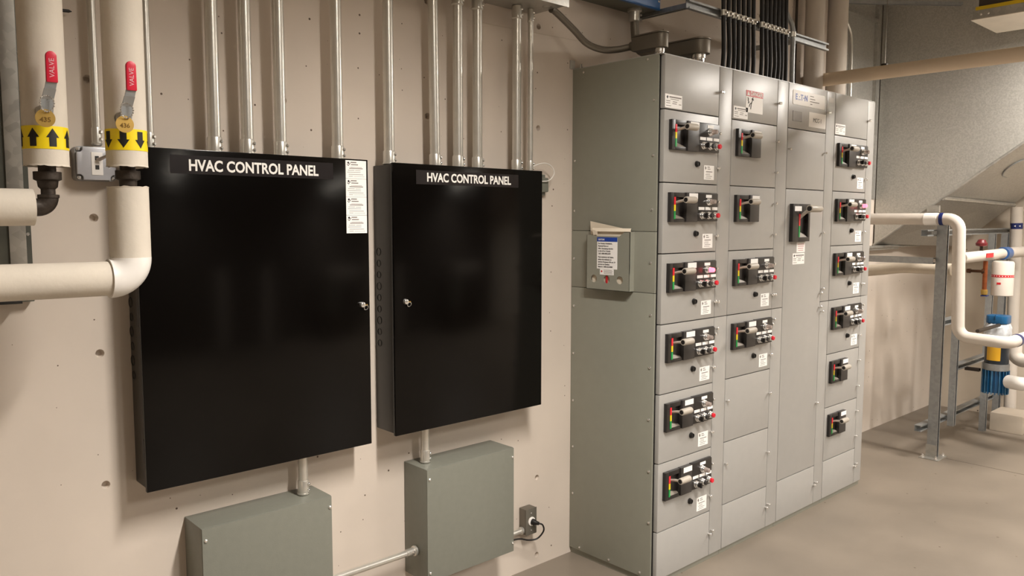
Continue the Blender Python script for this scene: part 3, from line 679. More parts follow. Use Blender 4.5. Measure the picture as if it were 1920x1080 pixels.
def operator(door, x, z, full, lit=False):
    L = (x, DF, z)
    hs = sub('operator_housing', 'hs', g_housing, BLKP, door, L, 0.002)
    sub('cover_block', 'blk', g_block, BLKH, door, L, 0.003)
    sub('slot_ramp', 'rmp', g_ramp, mat('slot_ramp_grey', (128, 120, 110), 0.5), door, L)
    sub('handle_arm', 'arm', g_arm, GRIP, door, L); sub('handle_grip', 'grp', g_grip, GRIP, door, L); sub('grip_socket', 'gcap', g_gripcap, BLK, door, L)
    sub('red_band', 'b1', band(-0.093, -0.060), STR, door, L, smooth=False); sub('yellow_band', 'b2', band(-0.119, -0.093), STY, door, L, smooth=False); sub('green_band', 'b3', band(-0.153, -0.119), STG, door, L, smooth=False)
    sub('tag_plate', 'tpl', g_tagplate, WHITEP, door, L, smooth=False)
    if full:
        sub('pilot_plate', 'pp', g_panel, BLKP, door, L, 0.003)
        sub('plate_rim', 'ppr', g_panelrim, BLKH, door, L, 0.0008)
        for lx, lz in ((0.313, -0.053), (0.2585, -0.107), (0.309, -0.107), (0.3595, -0.107)):
            lo = sub('legend_plate', 'lg', g_legend, WHITEP, door, (x + lx, DF - 0.017, z + lz), smooth=False)
        sub('lamp_bezel', 'bz', g_bezel, CHROME, door, (x + 0.306, DF - 0.017, z - 0.0775))
        sub('pilot_lamp', 'lens%d' % lit, g_lens, LITL if lit else CLEARL, door, (x + 0.306, DF - 0.017, z - 0.0775))
        for k, (bx, nm, fn, m) in enumerate(((0.2575, 'selector_knob', g_knob, BLKP), (0.3075, 'push_button', g_flat, BLKP), (0.3545, 'stop_button', g_mush, REDB))):
            sub('button_bezel', 'bz', g_bezel, CHROME, door, (x + bx, DF - 0.017, z - 0.1375))
            sub(nm, nm, fn, m, door, (x + bx, DF - 0.017, z - 0.1375))
        sub('reset_button', 'rst', g_reset, BLK, door, (x + 0.239, DF, z - 0.217))
        sub('notice_label', 'nl', g_label, WHITEP, door, L, smooth=False); sub('label_print', 'nlp', g_labelprint, GREYT, door, L, smooth=False)
    latch(door, x + 0.397, z - 0.076); latch(door, x + 0.393, z - 0.228)
def small_notice(door, x0, x1, z0, z1, m=GREYT):
    o, mb = sticker(door, x0, x1, z0, z1, DF, [(0.24, 0.95, 0.2, 0.09), (0.3, 0.8, 0.35, 0.04), (0.06, 0.3, 0.5, 0.05), (0.45, 0.7, 0.52, 0.05), (0.06, 0.3, 0.65, 0.04), (0.42, 0.68, 0.66, 0.05), (0.8, 0.95, 0.68, 0.05), (0.06, 0.35, 0.85, 0.04)])
    finish(mb, o, m)
    W_, H_ = x1 - x0, z1 - z0
    build(MB().prism([(x0 + 0.07 * W_, z1 - 0.22 * H_), (x0 + 0.13 * W_, z1 - 0.36 * H_), (x0 + 0.19 * W_, z1 - 0.2 * H_), (x0 + 0.13 * W_, z1 - 0.1 * H_)], 'y', DF - 0.0006, DF - 0.0011), 'logo', BLK, o, smooth=False)
SEC_LABEL = ['grey motor control cabinet with a document pocket on its side', 'grey motor control cabinet bearing the red DANGER sticker',
             'grey motor control cabinet with one tall door and the MCC-1 plate', 'grey end motor control cabinet with four button units next to the galvanised duct']
# unit rows: p plain, s handle only, f handle + buttons, F lit lamp ; tall door handled apart
ROWS = ['pffFfffp', 'pssffppp', 'pp....Tp', 'pfFffssp']
def door_mesh(x0, x1, z0, z1): return MB().box(x0, x1, DF + 0.022, DF, z0, z1)
SECT = []
for s in range(4):
    x0, x1 = S0[s], SEND[s]
    t = thing('motor_control_cabinet', ((x0 + x1) / 2, DF / 2, 0), SEC_LABEL[s], 'cabinet', 'motor control cabinets in a row'); SECT.append(t)
    bx0 = 0.0105 if s == 0 else x0 + 0.0005
    build(MB().box(bx0 + 0.004, x1 - 0.0005, -0.0005, DF + 0.0245, 0.03, 2.282), 'body', DARKGAP if s == 0 else MCC, t, smooth=False)
    build(MB().box(bx0 - 0.009 if s == 0 else bx0, x1 - 0.0005, -0.0005, DF + 0.004, 2.2825, 2.286), 'top_plate', MCC, t, smooth=False)
    build(MB().box(bx0, x1 - 0.0005, -0.0005, DF + 0.012, 0.0, 0.0295), 'base_channel', MCCS, t, bevel=0.002)
    # wireway cover (right-hand strip), in two pieces
    wx0, wx1 = x0 + 0.4045, x1 - 0.0015
    for z0, z1 in ((1.1565, 2.281), (0.029, 1.1535)):
        wv = build(MB().box(wx0, wx1, DF + 0.022, DF, z0, z1), 'wireway_cover', MCC, t, bevel=0.0025)
        latch(wv, wx0 + 0.010, z1 - 0.112 if z1 > 2 else 0.148); latch(wv, wx0 + 0.010, z0 + 0.07 if z1 > 2 else z1 - 0.05)
        if s == 2 and z1 > 2:
            build(MB().box(wx0 + 0.02, wx1 - 0.022, DF, DF - 0.0008, 2.226, 2.252), 'small_plate', mat('pale_plate', (196, 192, 186), 0.4), wv, smooth=False)
    for i, c in enumerate(ROWS[s]):
        z1, z0 = SEAM[i] - 0.002, SEAM[i + 1] + 0.002
        if c == '.': continue
        if c == 'T': z1 = SEAM[2] - 0.002
        d = build(door_mesh(x0 + 0.0035, x0 + 0.4015, z0, z1), 'door', MCC, t, bevel=0.003)
        if c in 'fFs': operator(d, x0, SEAM[i], c != 's', c == 'F')
        elif i == 0: latch(d, x0 + 0.402, 2.168)
        elif i == 7: latch(d, x0 + 0.396, 0.135)
        elif c == 'p' and s == 1:
            for lx, lz in ((0.394, (z0 + z1) / 2 + 0.03), (0.012, (z0 + z1) / 2 + 0.05)): latch(d, x0 + lx, lz)
        elif c == 'p' and s == 2:
            for lx, lz in ((0.012, 1.955), (0.39, 1.955)): latch(d, x0 + lx, lz)
        if c == 'T':
            X = x0
            hs = MB(); a0, a1, b0, b1 = X + 0.046, X + 0.224, 1.489, 1.682
            hs.box(a0, X + 0.108, DF, DF - 0.020, b0, b1); hs.box(X + 0.1082, a1, DF, DF - 0.020, b1 - 0.05, b1); hs.box(X + 0.1082, a1, DF, DF - 0.020, b0, b0 + 0.022)
            hs.box(X + 0.204, a1, DF, DF - 0.020, b0 + 0.0222, b1 - 0.0502); hs.box(X + 0.1082, X + 0.2038, DF, DF - 0.002, b0 + 0.0222, b1 - 0.0502)
            build(hs, 'operator_housing', BLKP, d, bevel=0.003)
            build(MB().box(X + 0.060, X + 0.130, DF - 0.0202, DF - 0.0212, 1.645, 1.670), 'tag_plate', WHITEP, d, smooth=False)
            build(MB().box(X + 0.106, X + 0.1185, DF - 0.003, DF - 0.0214, 1.570, 1.630), 'red_band', STR, d, smooth=False)
            build(MB().box(X + 0.106, X + 0.1185, DF - 0.003, DF - 0.0214, 1.512, 1.570), 'green_band', STG, d, smooth=False)
            build(MB().add([(X + 0.122, DF - 0.0022, 1.5112), (X + 0.2035, DF - 0.0022, 1.5112), (X + 0.2035, DF - 0.017, 1.5112), (X + 0.122, DF - 0.017, 1.5112), (X + 0.122, DF - 0.0022, 1.545), (X + 0.2035, DF - 0.0022, 1.525)],
                           [(3, 2, 1, 0), (0, 1, 5, 4), (2, 3, 4, 5), (0, 4, 3), (1, 2, 5)]), 'slot_ramp', mat('slot_ramp_grey', (128, 120, 110), 0.5), d)
            build(MB().tube([(X + 0.130, DF - 0.002, 1.605), (X + 0.127, DF - 0.04, 1.635), (X + 0.122, DF - 0.070, 1.655)], [0.009, 0.0085, 0.008], 12), 'handle_arm', GRIP, d)
            build(MB().lathe((X + 0.106, DF - 0.074, 1.657), (1, 0, 0), [(0, 0.013), (0, 0.0165), (0.004, 0.0185), (0.115, 0.017), (0.122, 0.013)], 22), 'handle_grip', GRIP, d)
            build(MB().lathe((X + 0.1062, DF - 0.074, 1.657), (-1, 0, 0), [(0, 0.0128), (0.0015, 0.012)], 18), 'grip_socket', BLK, d)
            o, mb = sticker(d, X + 0.128, X + 0.215, 1.432, 1.484, DF, [(0.1, 0.9, 0.2, 0.06), (0.15, 0.85, 0.4, 0.06), (0.15, 0.8, 0.6, 0.06), (0.2, 0.8, 0.8, 0.05)])
            finish(mb, o, mat('pink_print', (206, 140, 140), 0.6))
            small_notice(d, X + 0.090, X + 0.213, 1.371, 1.428)
            for lz in (1.53, 1.205, 1.13, 0.60): latch(d, x0 + 0.394, lz)
        if i == 0 and s == 0: small_notice(d, x0 + 0.006, x0 + 0.124, 2.066, 2.122)
        if i == 0 and s == 3: small_notice(d, x0 + 0.006, x0 + 0.124, 2.066, 2.122)
        if i == 0 and s == 1:
            dl = build(MB().box(0.635, 0.783, DF, DF - 0.0008, 2.102, 2.203), 'danger_label', WHITEP, d, smooth=False)
            build(MB().box(0.635, 0.783, DF - 0.0006, DF - 0.0012, 2.176, 2.203), 'red_header', REDP, dl, smooth=False)
            text('lettering', 'DANGER', 0.027, (0.725, DF - 0.0016, 2.1895), TXTW, dl, bold=0.02, align='CENTER', sx=0.98)
            build(MB().prism([(0.642, 2.180), (0.666, 2.180), (0.654, 2.200)], 'y', DF - 0.0010, DF - 0.0016), 'warning_triangle', TXTW, dl, smooth=False)
            fg = MB()                                          # falling figure struck by a bolt
            def limb(*pp):
                for (a, b), (c_, d_) in zip(pp[:-1], pp[1:]): fg.cyl((a, DF - 0.0010, b), (c_, DF - 0.0010, d_), 0.0019, n=6)
            limb((0.662, 2.128), (0.668, 2.141), (0.683, 2.148), (0.690, 2.161)); limb((0.683, 2.148), (0.678, 2.134), (0.676, 2.118))
            limb((0.690, 2.161), (0.684, 2.176 - 0.008)); limb((0.690, 2.161), (0.694, 2.174))
            fg.lathe((0.697, DF - 0.0008, 2.163), (0, -1, 0), [(0, 0.004), (0.0006, 0.004)], 10)
            limb((0.648, 2.170), (0.655, 2.162), (0.650, 2.158), (0.660, 2.148), (0.652, 2.144)); build(fg, 'falling_figure', BLK, dl)
            small_notice(d, 0.533, 0.652, 2.068, 2.122)
        if i == 0 and s == 2:
            sg = build(MB().prism(rounded(1.066, 1.404, 2.181, 2.253, 0.010), 'y', DF, DF - 0.002), 'maker_plate', WHITEP, d, smooth=False)
            text('lettering', 'E', 0.040, (1.090, DF - 0.0024, 2.219), BLUEP, sg, bold=0.04)
            text('lettering', 'T', 0.040, (1.143, DF - 0.0024, 2.219), BLUEP, sg, bold=0.03)
            text('lettering', 'N', 0.040, (1.183, DF - 0.0024, 2.219), BLUEP, sg, bold=0.04)
            dt = MB()
            for dx, dz, r in ((1.124, 2.208, 0.0035), (1.137, 2.208, 0.0035), (1.131, 2.222, 0.0030), (1.175, 2.219, 0.0045)): dt.lathe((dx, DF - 0.002, dz), (0, -1, 0), [(0, r), (0.0005, r)], 10)
            build(dt, 'logo_dots', BLUEP, sg)
            ln = MB()
            for a, b, c_ in ((1.24, 1.28, 2.236), (1.24, 1.295, 2.222), (1.24, 1.34, 2.209), (1.245, 1.265, 2.196)): ln.box(a, b, DF - 0.0018, DF - 0.0024, c_ - 0.002, c_ + 0.002)
            build(ln, 'print', GREYT, sg, smooth=False)
            build(MB().box(1.071, 1.163, DF, DF - 0.0015, 2.098, 2.149), 'nameplate', PLATED, d, smooth=False)
            mc = build(MB().box(1.238, 1.422, DF, DF - 0.0012, 2.081, 2.157), 'name_label', WHITEP, d, smooth=False)
            text('lettering', 'MCC-1', 0.031, (1.328, DF - 0.0017, 2.117), TXTD, mc, align='CENTER')
        if i == 0 and s == 0:
            pass
# end panel of the first cabinet: three sheets, screws, document pocket
t = SECT[0]
def pz(z, y): return z
for z0, z1 in ((1.5515, 2.283), (1.2895, 1.5495), (0.030, 1.2875)):
    build(MB().box(0.0005, 0.010, -0.001, -0.486, z0, z1), 'side_panel', MCCS, t, bevel=0.0012)
scr = [(-0.07, 2.263), (-0.431, 2.268), (-0.468, 2.098), (-0.467, 1.870), (-0.020, 1.869), (-0.021, 1.641), (-0.465, 1.643), (-0.020, 1.420), (-0.462, 1.419), (-0.021, 1.199), (-0.467, 1.195), (-0.467, 0.968), (-0.021, 0.975),
       (-0.466, 0.741), (-0.021, 0.75), (-0.022, 0.527), (-0.471, 0.513), (-0.475, 0.285), (-0.024, 0.300), (-0.069, 0.045), (-0.251, 0.045), (-0.43, 0.045)]
for y, z in scr: sub('screw', 'psc', lambda: MB().lathe((0, 0, 0), (-1, 0, 0), [(0, 0.006), (0.003, 0.0055), (0.0045, 0.003)], 10), CHROME, t, (0.0005, y, z))
build(MB().box(-0.02, 0.012, 0, -0.004, 2.286, 2.325).box(0.01, 0.05, 0, -0.03, 2.2865, 2.291), 'wall_clip', GALV, t, smooth=False)
build(MB().lathe((0.035, -0.02, 2.291), (0, 0, 1), [(0, 0.009), (0.007, 0.009), (0.008, 0.005), (0.02, 0.005)], 8), 'clip_bolt', CHROME, t)
# pocket
PT = 0.030; py0, py1, pz0, pz1 = -0.124, -0.373, 1.289, 1.548
HOL = [(-0.169, 1.337), (-0.244, 1.337), (-0.319, 1.337)]
pk = MB(); e = 0.0325
ys = [py1, -0.319 - e, -0.319 + e, -0.244 - e, -0.244 + e, -0.169 - e, -0.169 + e, py0]; zs = [pz0, 1.337 - e, 1.337 + e]
hr = 0.0175; n = 24
for th in (-PT, -PT + 0.0025):
    for i in range(7):
        for j in range(2):
            a, b, c_, d_ = ys[i], ys[i + 1], zs[j], zs[j + 1]
            if i % 2 == 1 and j == 1:
                cy_, cz_ = (a + b) / 2, (c_ + d_) / 2; V = []
                for k in range(n):
                    tt = 2 * PI * k / n; ct, st = math.cos(tt), math.sin(tt); m_ = max(abs(ct), abs(st)); V.append((th, cy_ + ct / m_ * (b - a) / 2, cz_ + st / m_ * (d_ - c_) / 2))
                for k in range(n):
                    tt = 2 * PI * k / n; V.append((th, cy_ + hr * math.cos(tt), cz_ + hr * math.sin(tt)))
                pk.add(V, [(k, (k + 1) % n, n + (k + 1) % n, n + k) for k in range(n)])
            else: pk.quad((th, a, c_), (th, b, c_), (th, b, d_), (th, a, d_))
for cy_, cz_ in HOL:
    V = [(-PT, cy_ + hr * math.cos(2 * PI * k / n), cz_ + hr * math.sin(2 * PI * k / n)) for k in range(n)]
    V += [(-PT + 0.0025, p[1], p[2]) for p in V]; pk.add(V, [(k, (k + 1) % n, n + (k + 1) % n, n + k) for k in range(n)])
poly = [(py0, 1.3695), (py1, 1.3695), (py1, pz1), (py1 + 0.03, pz1), (py1 + 0.058, pz1 - 0.020), (py0 - 0.052, pz1 - 0.020), (py0 - 0.02, pz1 - 0.014), (py0, pz1 - 0.014)]
pk.prism(poly, 'x', -PT, -PT + 0.0025)
pk.box(-PT, 0.0004, py1, py1 + 0.002, pz0, pz1); pk.box(-PT, 0.0004, py0, py0 - 0.002, pz0, pz1 - 0.014); pk.box(-PT, 0.0004, py0, py1, pz0, pz0 + 0.002)
pocket = build(pk, 'document_pocket', MCCS, t, smooth=False)
# label on pocket
lb = build(MB().box(-PT, -PT - 0.0008, -0.187, -0.304, 1.383, 1.523), 'service_label', WHITEP, pocket, smooth=False)
build(MB().box(-PT - 0.0006, -PT - 0.0012, -0.187, -0.304, 1.504, 1.523), 'blue_header', BLUEP, lb, smooth=False)
text('lettering', 'EATON', 0.0105, (-PT - 0.0016, -0.195, 1.5125), TXTW, lb, rot=FACE_X, bold=0.03)
for k, s_ in enumerate(['For Factory Assistance,', 'Renewal Parts or', '24hr. Emergency Service', 'in the US or Canada', 'Call 1-800-498-2678']):
    text('lettering', s_, 0.0086, (-PT - 0.0012, -0.194, 1.4955 - 0.0112 * k), TXTD, lb, rot=FACE_X, bold=0.02)
for k, s_ in enumerate(["Pour assistance de l'usine,", 'pièces de rechange ou', "service d'urgence 24h sur 24", 'partout au Québec', 'faites le 1-800-325-8080']):
    text('lettering', s_, 0.0086, (-PT - 0.0012, -0.194, 1.4355 - 0.0108 * k), TXTD, lb, rot=FACE_X, bold=0.02)
sl = build(MB().box(-PT, -PT - 0.0007, -0.205, -0.285, 1.357, 1.3828), 'small_sticker', WHITEP, pocket, smooth=False)
build(MB().prism([(-0.210, 1.372), (-0.2155, 1.367), (-0.221, 1.372), (-0.2155, 1.377)], 'x', -PT - 0.0006, -PT - 0.0012), 'red_diamond', REDP, sl, smooth=False)
pl = MB()
for k in range(4): pl.box(-PT - 0.0006, -PT - 0.0011, -0.228, -0.275 - 0.004 * (k % 2), 1.377 - 0.005 * k, 1.3785 - 0.005 * k)
build(pl, 'print', GREYT, sl, smooth=False)
# papers standing in the pocket
t = thing('paper_bundle', (-0.012, -0.25, 1.292), 'bundle of folded cream papers standing in the document pocket', 'papers')
def sheet(pts, th=0.001): return MB().add(pts + [(p[0] + th, p[1], p[2]) for p in pts], [(0, 1, 2, 3), (7, 6, 5, 4), (0, 4, 5, 1), (1, 5, 6, 2), (2, 6, 7, 3), (3, 7, 4, 0)])
build(sheet([(-0.006, -0.140, 1.293), (-0.006, -0.358, 1.293), (-0.012, -0.362, 1.556), (-0.016, -0.132, 1.594)]), 'sheet', CREAMP, t, smooth=False)
build(sheet([(-0.020, -0.150, 1.293), (-0.020, -0.362, 1.293), (-0.024, -0.366, 1.561), (-0.024, -0.150, 1.562)]), 'sheet', CREAMP, t, smooth=False)
build(MB().box(-0.026, -0.0245, -0.236, -0.246, 1.31, 1.37), 'red_edge', REDP, t, smooth=False)
# flap hanging over the front of the pocket
build(sheet([(-PT - 0.0016, -0.163, 1.533), (-PT - 0.0016, -0.188, 1.5335), (-PT - 0.0030, -0.189, 1.549), (-PT - 0.0030, -0.158, 1.558)]), 'corner_flap', CREAMP, t, smooth=False)
build(sheet([(-PT - 0.003, -0.158, 1.549), (-PT - 0.003, -0.374, 1.549), (-0.024, -0.374, 1.563), (-0.024, -0.152, 1.564)]), 'folded_top', CREAMP, t, smooth=False)

# ================================================================== FAR END OF THE ROOM
# white vertical pipes on the wall above the cabinets
for x, y, r, lab in ((2.075, -0.095, 0.058, 'white vertical pipe by the small blue-capped box'), (2.345, -0.11, 0.062, 'white vertical pipe beside the galvanised wall sheet')):
    t = thing('wall_pipe', (x, y, 1.9), lab, 'pipe', 'white vertical pipes behind the cabinets')
    build(MB().cyl((x, y, 1.9), (x, y, ZC), r, n=28), 'jacket', INSULW, t)
t = thing('junction_box', (2.285, -0.03, 2.93), 'tiny grey junction box with blue cover high between white pipes', 'junction box')
build(MB().box(2.22, 2.262, 0, -0.05, 2.955, 3.06), 'body', GREYBOX, t, bevel=0.002); build(MB().box(2.22, 2.262, -0.0505, -0.06, 2.95, 3.065), 'cover', BLUE, t, bevel=0.002)
build(MB().tube(spline([(2.24, -0.03, 2.955), (2.24, -0.03, 2.86), (2.215, -0.03, 2.74), (2.21, -0.03, 2.66)]), 0.007, 10), 'cable_tail', EMT, t)
tag(build(MB().cyl((2.203, -0.02, 1.9), (2.203, -0.02, ZC), 0.009, n=12), 'thin_conduit', IRON), 'thin dark conduit on the wall between the white pipes', 'conduit')
tag(build(MB().cyl((1.985, -0.02, 1.9), (1.985, -0.02, ZC), 0.008, n=12), 'thin_conduit', IRON), 'thin dark conduit at the edge of the first white wall pipe', 'conduit')
# galvanised blanking sheet on the wall
t = thing('wall_sheet', (2.95, 0, 1.9), 'galvanised blanking sheet on the wall beside the big duct', 'metal sheet')
build(MB().box(2.50, 3.248, -0.001, -0.006, 1.75, 3.22), 'sheet', DUCTM, t, smooth=False)
build(MB().box(3.13, 3.165, -0.0062, -0.03, 1.75, 3.22), 'standing_seam', GALV, t, smooth=False)
build(MB().box(2.50, 3.16, -0.0062, -0.04, 3.0, 3.02), 'top_angle', GALV, t, smooth=False)
t = thing('conduit', (2.75, -0.025, 1.9), 'thin conduit bending over the galvanised wall sheet', 'conduit')
build(MB().tube(spline([(2.50, -0.02, 3.03), (2.56, -0.024, 2.985), (2.64, -0.024, 2.94), (2.705, -0.024, 2.885), (2.735, -0.024, 2.82), (2.745, -0.024, 2.62), (2.745, -0.024, 1.9)]), 0.009, 10), 'pipe', EMT, t)

# big duct with a rising underside
t = thing('air_duct', (3.9, -0.9, 1.40), 'large galvanised air duct with a slanting underside', 'air duct')
A = [(3.25, -0.012, 1.42), (3.25, -0.945, 2.105), (3.25, -1.75, 2.69), (3.25, -1.75, 3.22), (3.25, -0.012, 3.22)]
B = [(4.40, -0.20, 1.385), (4.40, -0.66, 1.785), (4.40, -1.75, 2.69), (4.40, -1.75, 3.22), (4.40, -0.012, 3.22)]
V = A + B
build(MB().add(V, [(0, 1, 2, 3, 4), (9, 8, 7, 6, 5), (0, 5, 6, 1), (1, 6, 7, 2), (2, 7, 8, 3), (3, 8, 9, 4), (4, 9, 5, 0)]), 'shell', DUCTM, t, smooth=False)
def along(p, q, f): return tuple(p[i] + (q[i] - p[i]) * f for i in range(3))
build(MB().tube([(3.245, -0.012, 1.414), (3.245, -0.945, 2.099), (3.245, -1.75, 2.684)], 0.010, 8), 'edge_flange', GALV, t)
na = along(A[0], A[1], 0.50); nb = along(B[0], B[1], 0.86)
build(MB().tube([(na[0] - 0.008, na[1], na[2] - 0.012), (nb[0], nb[1], nb[2] - 0.012)], 0.015, 8), 'cross_flange', GALV, t)
build(MB().box(3.225, 3.2495, -0.46, -0.38, 1.655, 1.70), 'corner_clip', GALV, t, smooth=False)
oc = Vector((3.68, -0.80, 1.975)); n1 = Vector((1, 0, -0.03)).normalized(); n2 = Vector((0, -0.806, 0.592))
op = MB().tube([oc + n1 * 0.17 * math.cos(a) + n2 * 0.10 * math.sin(a) + Vector((0, -0.004, -0.012)) for a in [2 * PI * k / 28 for k in range(28)]], 0.005, 6, closed=True)
build(op, 'access_door_rim', STRUTM, t)
# straight duct behind the cabinets at wall level, lower galvanised sleeve
t = thing('pipe_sleeve', (2.95, -0.02, 1.36), 'crumpled galvanised flashing under the duct, low on the wall', 'flashing')
build(MB().box(2.45, 3.6, -0.003, -0.05, 1.378, 1.40), 'flange', GALV, t, smooth=False)
build(MB().cyl((2.45, -0.05, 1.40), (4.0, -0.05, 1.40), 0.012, n=12), 'rolled_edge', GALV, t)

# large cream pipe across the top, running out from the wall
t = thing('overhead_pipe', (2.15, -0.02, 2.47), 'long cream insulated pipe passing over the cabinets towards the room', 'pipe')
build(MB().cyl((2.15, 0.0, 2.474), (2.15, -2.6, 2.466), 0.0395, n=28), 'jacket', mat('tan_canvas_jacket', (206, 188, 164), 0.8, var=0.04, bump=0.2), t)
build(MB().cyl((2.15, -0.50, 2.512), (2.15, -0.50, ZC), 0.0026, n=8), 'hanger_rod', ZINCD, t)
build(MB().box(2.135, 2.165, -0.515, -0.485, 2.508, 2.52), 'hanger_nut', IRON, t, smooth=False)

# suspended luminaire at the upper right: galvanised channel with a yellow strip, tubes further along it
t = thing('suspended_luminaire', (2.83, -1.2, 2.79), 'suspended luminaire with white underside, galvanised side and yellow strip', 'light')
build(MB().box(2.60, 3.07, -0.806, -2.5, 2.788, 2.792), 'white_bottom', mat('white_bottom_paint', (214, 206, 192), 0.6), t, smooth=False)
build(MB().box(2.603, 3.067, -0.815, -2.5, 2.7925, 2.842), 'galvanised_side', GALV, t, smooth=False)
build(MB().box(2.598, 3.072, -0.83, -2.5, 2.8425, 2.862), 'yellow_strip', YELM, t, smooth=False)
build(MB().box(2.62, 3.05, -0.84, -2.5, 2.8625, 2.95), 'dark_top', mat('dark_bracket', (70, 60, 52), 0.5, metal=0.3), t, smooth=False)
for y in (-0.86, -0.90): build(disc_screw((2.603, y, 2.815), (-1, 0, 0), 0.006, 0.004), 'screw', CHROME, t)
for y in (-1.0, -2.3): build(MB().cyl((2.835, y, 2.95), (2.835, y, ZC), 0.006, n=8), 'hanger_rod', EMT, t)
for sx in (2.72, 2.95): build(MB().cyl((sx, -1.3, 2.766), (sx, -2.45, 2.766), 0.013, n=12), 'tube', TUBEM, t)
ld = bpy.data.lights.new('lamp', 'AREA'); ld.shape = 'RECTANGLE'; ld.size = 0.30; ld.size_y = 1.15; ld.energy = DUCT_LAMP_W; ld.color = LAMP_COL
lo = bpy.data.objects.new('lamp', ld); col.objects.link(lo); lo.parent = t; lo.location = (0.005, -0.675, -0.042)
tag(build(cchannel((2.60, -0.03, 3.05), (3.17, -0.56, 3.035), 0.03, 0.022, (0, 0, -1)), 'ceiling_rail', STRUTM, smooth=False), 'pale galvanised rail crossing in front of duct near the ceiling', 'rail')

# ---------------- strut frame carrying the pipes
FY = -0.594
t = thing('pipe_stand', (3.4, FY, 0), 'galvanised strut frame bolted to the floor beside the cabinets', 'pipe stand')
build(cchannel((2.935, FY, 0.006), (2.935, FY, 1.565), 0.042, 0.062, (0, -1, 0)), 'post', STRUTM, t, smooth=False)
bp = build(MB().box(2.855, 3.015, FY - 0.065, FY + 0.06, 0, 0.006), 'base_plate', GALV, t, bevel=0.001)
build(MB().box(2.908, 2.9125, FY - 0.035, FY + 0.035, 0.006, 0.09), 'base_lug', GALV, t, smooth=False)
for bx, by in ((2.87, FY - 0.045), (3.0, FY - 0.045), (2.87, FY + 0.04), (3.0, FY + 0.04)): build(MB().lathe((bx, by, 0.006), (0, 0, 1), [(0, 0.011), (0.008, 0.011), (0.009, 0.006), (0.022, 0.006)], 8), 'anchor_bolt', CHROME, bp)
build(cchannel((3.262, FY, 0.16), (3.262, FY, 1.50), 0.042, 0.042, (0, -1, 0)), 'post', STRUTM, t, smooth=False)
build(cchannel((3.93, FY, 0.0), (3.93, FY, 1.50), 0.042, 0.042, (0, -1, 0)), 'post', STRUTM, t, smooth=False)
build(cchannel((4.30, FY + 0.02, 0.0), (4.30, FY + 0.02, 1.50), 0.06, 0.042, (0, -1, 0)), 'post', STRUTM, t, smooth=False)
RB = FY + 0.053
build(cchannel((2.80, RB, 0.212), (XR - 0.004, RB, 0.212), 0.042, 0.042, (0, -1, 0)), 'rail', STRUTM, t, smooth=False)
build(cchannel((2.76, RB, 1.515), (XR - 0.004, RB, 1.515), 0.042, 0.042, (0, -1, 0)), 'rail', STRUTM, t, smooth=False)
build(cchannel((2.96, FY, 0.915), (3.24, FY, 0.915), 0.042, 0.042, (0, -1, 0)), 'rail', STRUTM, t, smooth=False)
build(cchannel((3.285, FY, 0.575), (3.905, FY, 0.575), 0.042, 0.042, (0, -1, 0)), 'rail', STRUTM, t, smooth=False)
build(cchannel((2.90, FY + 0.034, 1.33), (2.90, -0.002, 1.33), 0.042, 0.042, (1, 0, 0)), 'wall_arm', STRUTM, t, smooth=False)
build(cchannel((3.40, FY - 0.03, 0.555), (3.40, -0.715, 0.555), 0.041, 0.02, (0, 0, 1)), 'pump_arm', IRON, t, smooth=False)

# ---------------- white pipes
VX, VY = 2.90, -0.70
t = thing('insulated_pipe', (VX, VY, 0.84), 'white insulated pipe that drops beside the strut post then turns away', 'pipe')
build(MB().tube(bend([(VX, -0.003, 1.606), (VX, VY, 1.606), (VX, VY - 0.012, 1.2), (VX, VY - 0.026, 0.842), (VX, -1.015, 0.832), (VX + 0.6, -1.015, 0.832)], 0.07, 8), 0.0385, 24), 'jacket', INSULW, t)
build(MB().tube([(VX, -0.49, 1.606), (VX, -0.57, 1.606)], 0.0405, 24), 'elbow_sleeve', PVC, t)
build(MB().cyl((VX, -0.585, 1.606), (VX, -0.608, 1.606), 0.0412, n=24), 'blue_band', BLUEN, t)
build(MB().cyl((VX + 0.15, -1.015, 0.832), (VX + 0.19, -1.015, 0.832), 0.0412, n=24), 'blue_band', BLUEN, t)
build(MB().cyl((VX + 0.03, VY - 0.013, 1.352), (3.72, VY - 0.02, 1.36), 0.036, n=24), 'branch', INSULW, t)
build(MB().cyl((3.74, VY - 0.02, 1.36), (3.84, VY - 0.02, 1.361), 0.045, n=24), 'blue_band', mat('blue_coupling', (60, 96, 150), 0.3), t)
build(MB().cyl((3.85, VY - 0.02, 1.36), (4.20, VY - 0.02, 1.361), 0.040, n=24), 'branch_end', INSULW, t)
build(MB().box(3.28, 3.42, VY - 0.053, VY - 0.0565, 1.345, 1.375), 'red_marker', REDP, t, smooth=False)
kn = thing('gate_valve', (3.28, VY - 0.015, 1.39), 'dark red handwheel valve on top of the white branch pipe', 'valve')
build(MB().cyl((3.30, VY - 0.015, 1.388), (3.30, VY - 0.015, 1.44), 0.010, n=12), 'stem', IRON, kn)
build(MB().lathe((3.30, VY - 0.015, 1.42), (0, 0, 1), [(0, 0.012), (0.006, 0.036), (0.022, 0.038), (0.030, 0.030), (0.045, 0.024), (0.05, 0.01)], 10), 'handwheel', mat('dark_red_wheel', (98, 26, 30), 0.4), kn)
t = thing('insulated_pipe', (3.02, -0.3, 1.26), 'drooping cream pipe from the wall under the strut arm', 'pipe')
build(MB().tube(spline([(3.05, 0.0, 1.225), (3.05, -0.14, 1.245), (3.05, -0.3, 1.268), (3.05, -0.45, 1.27), (3.05, -0.62, 1.268)]), 0.040, 20), 'jacket', mat('grey_canvas_jacket', (200, 188, 170), 0.8, var=0.05, bump=0.4), t)
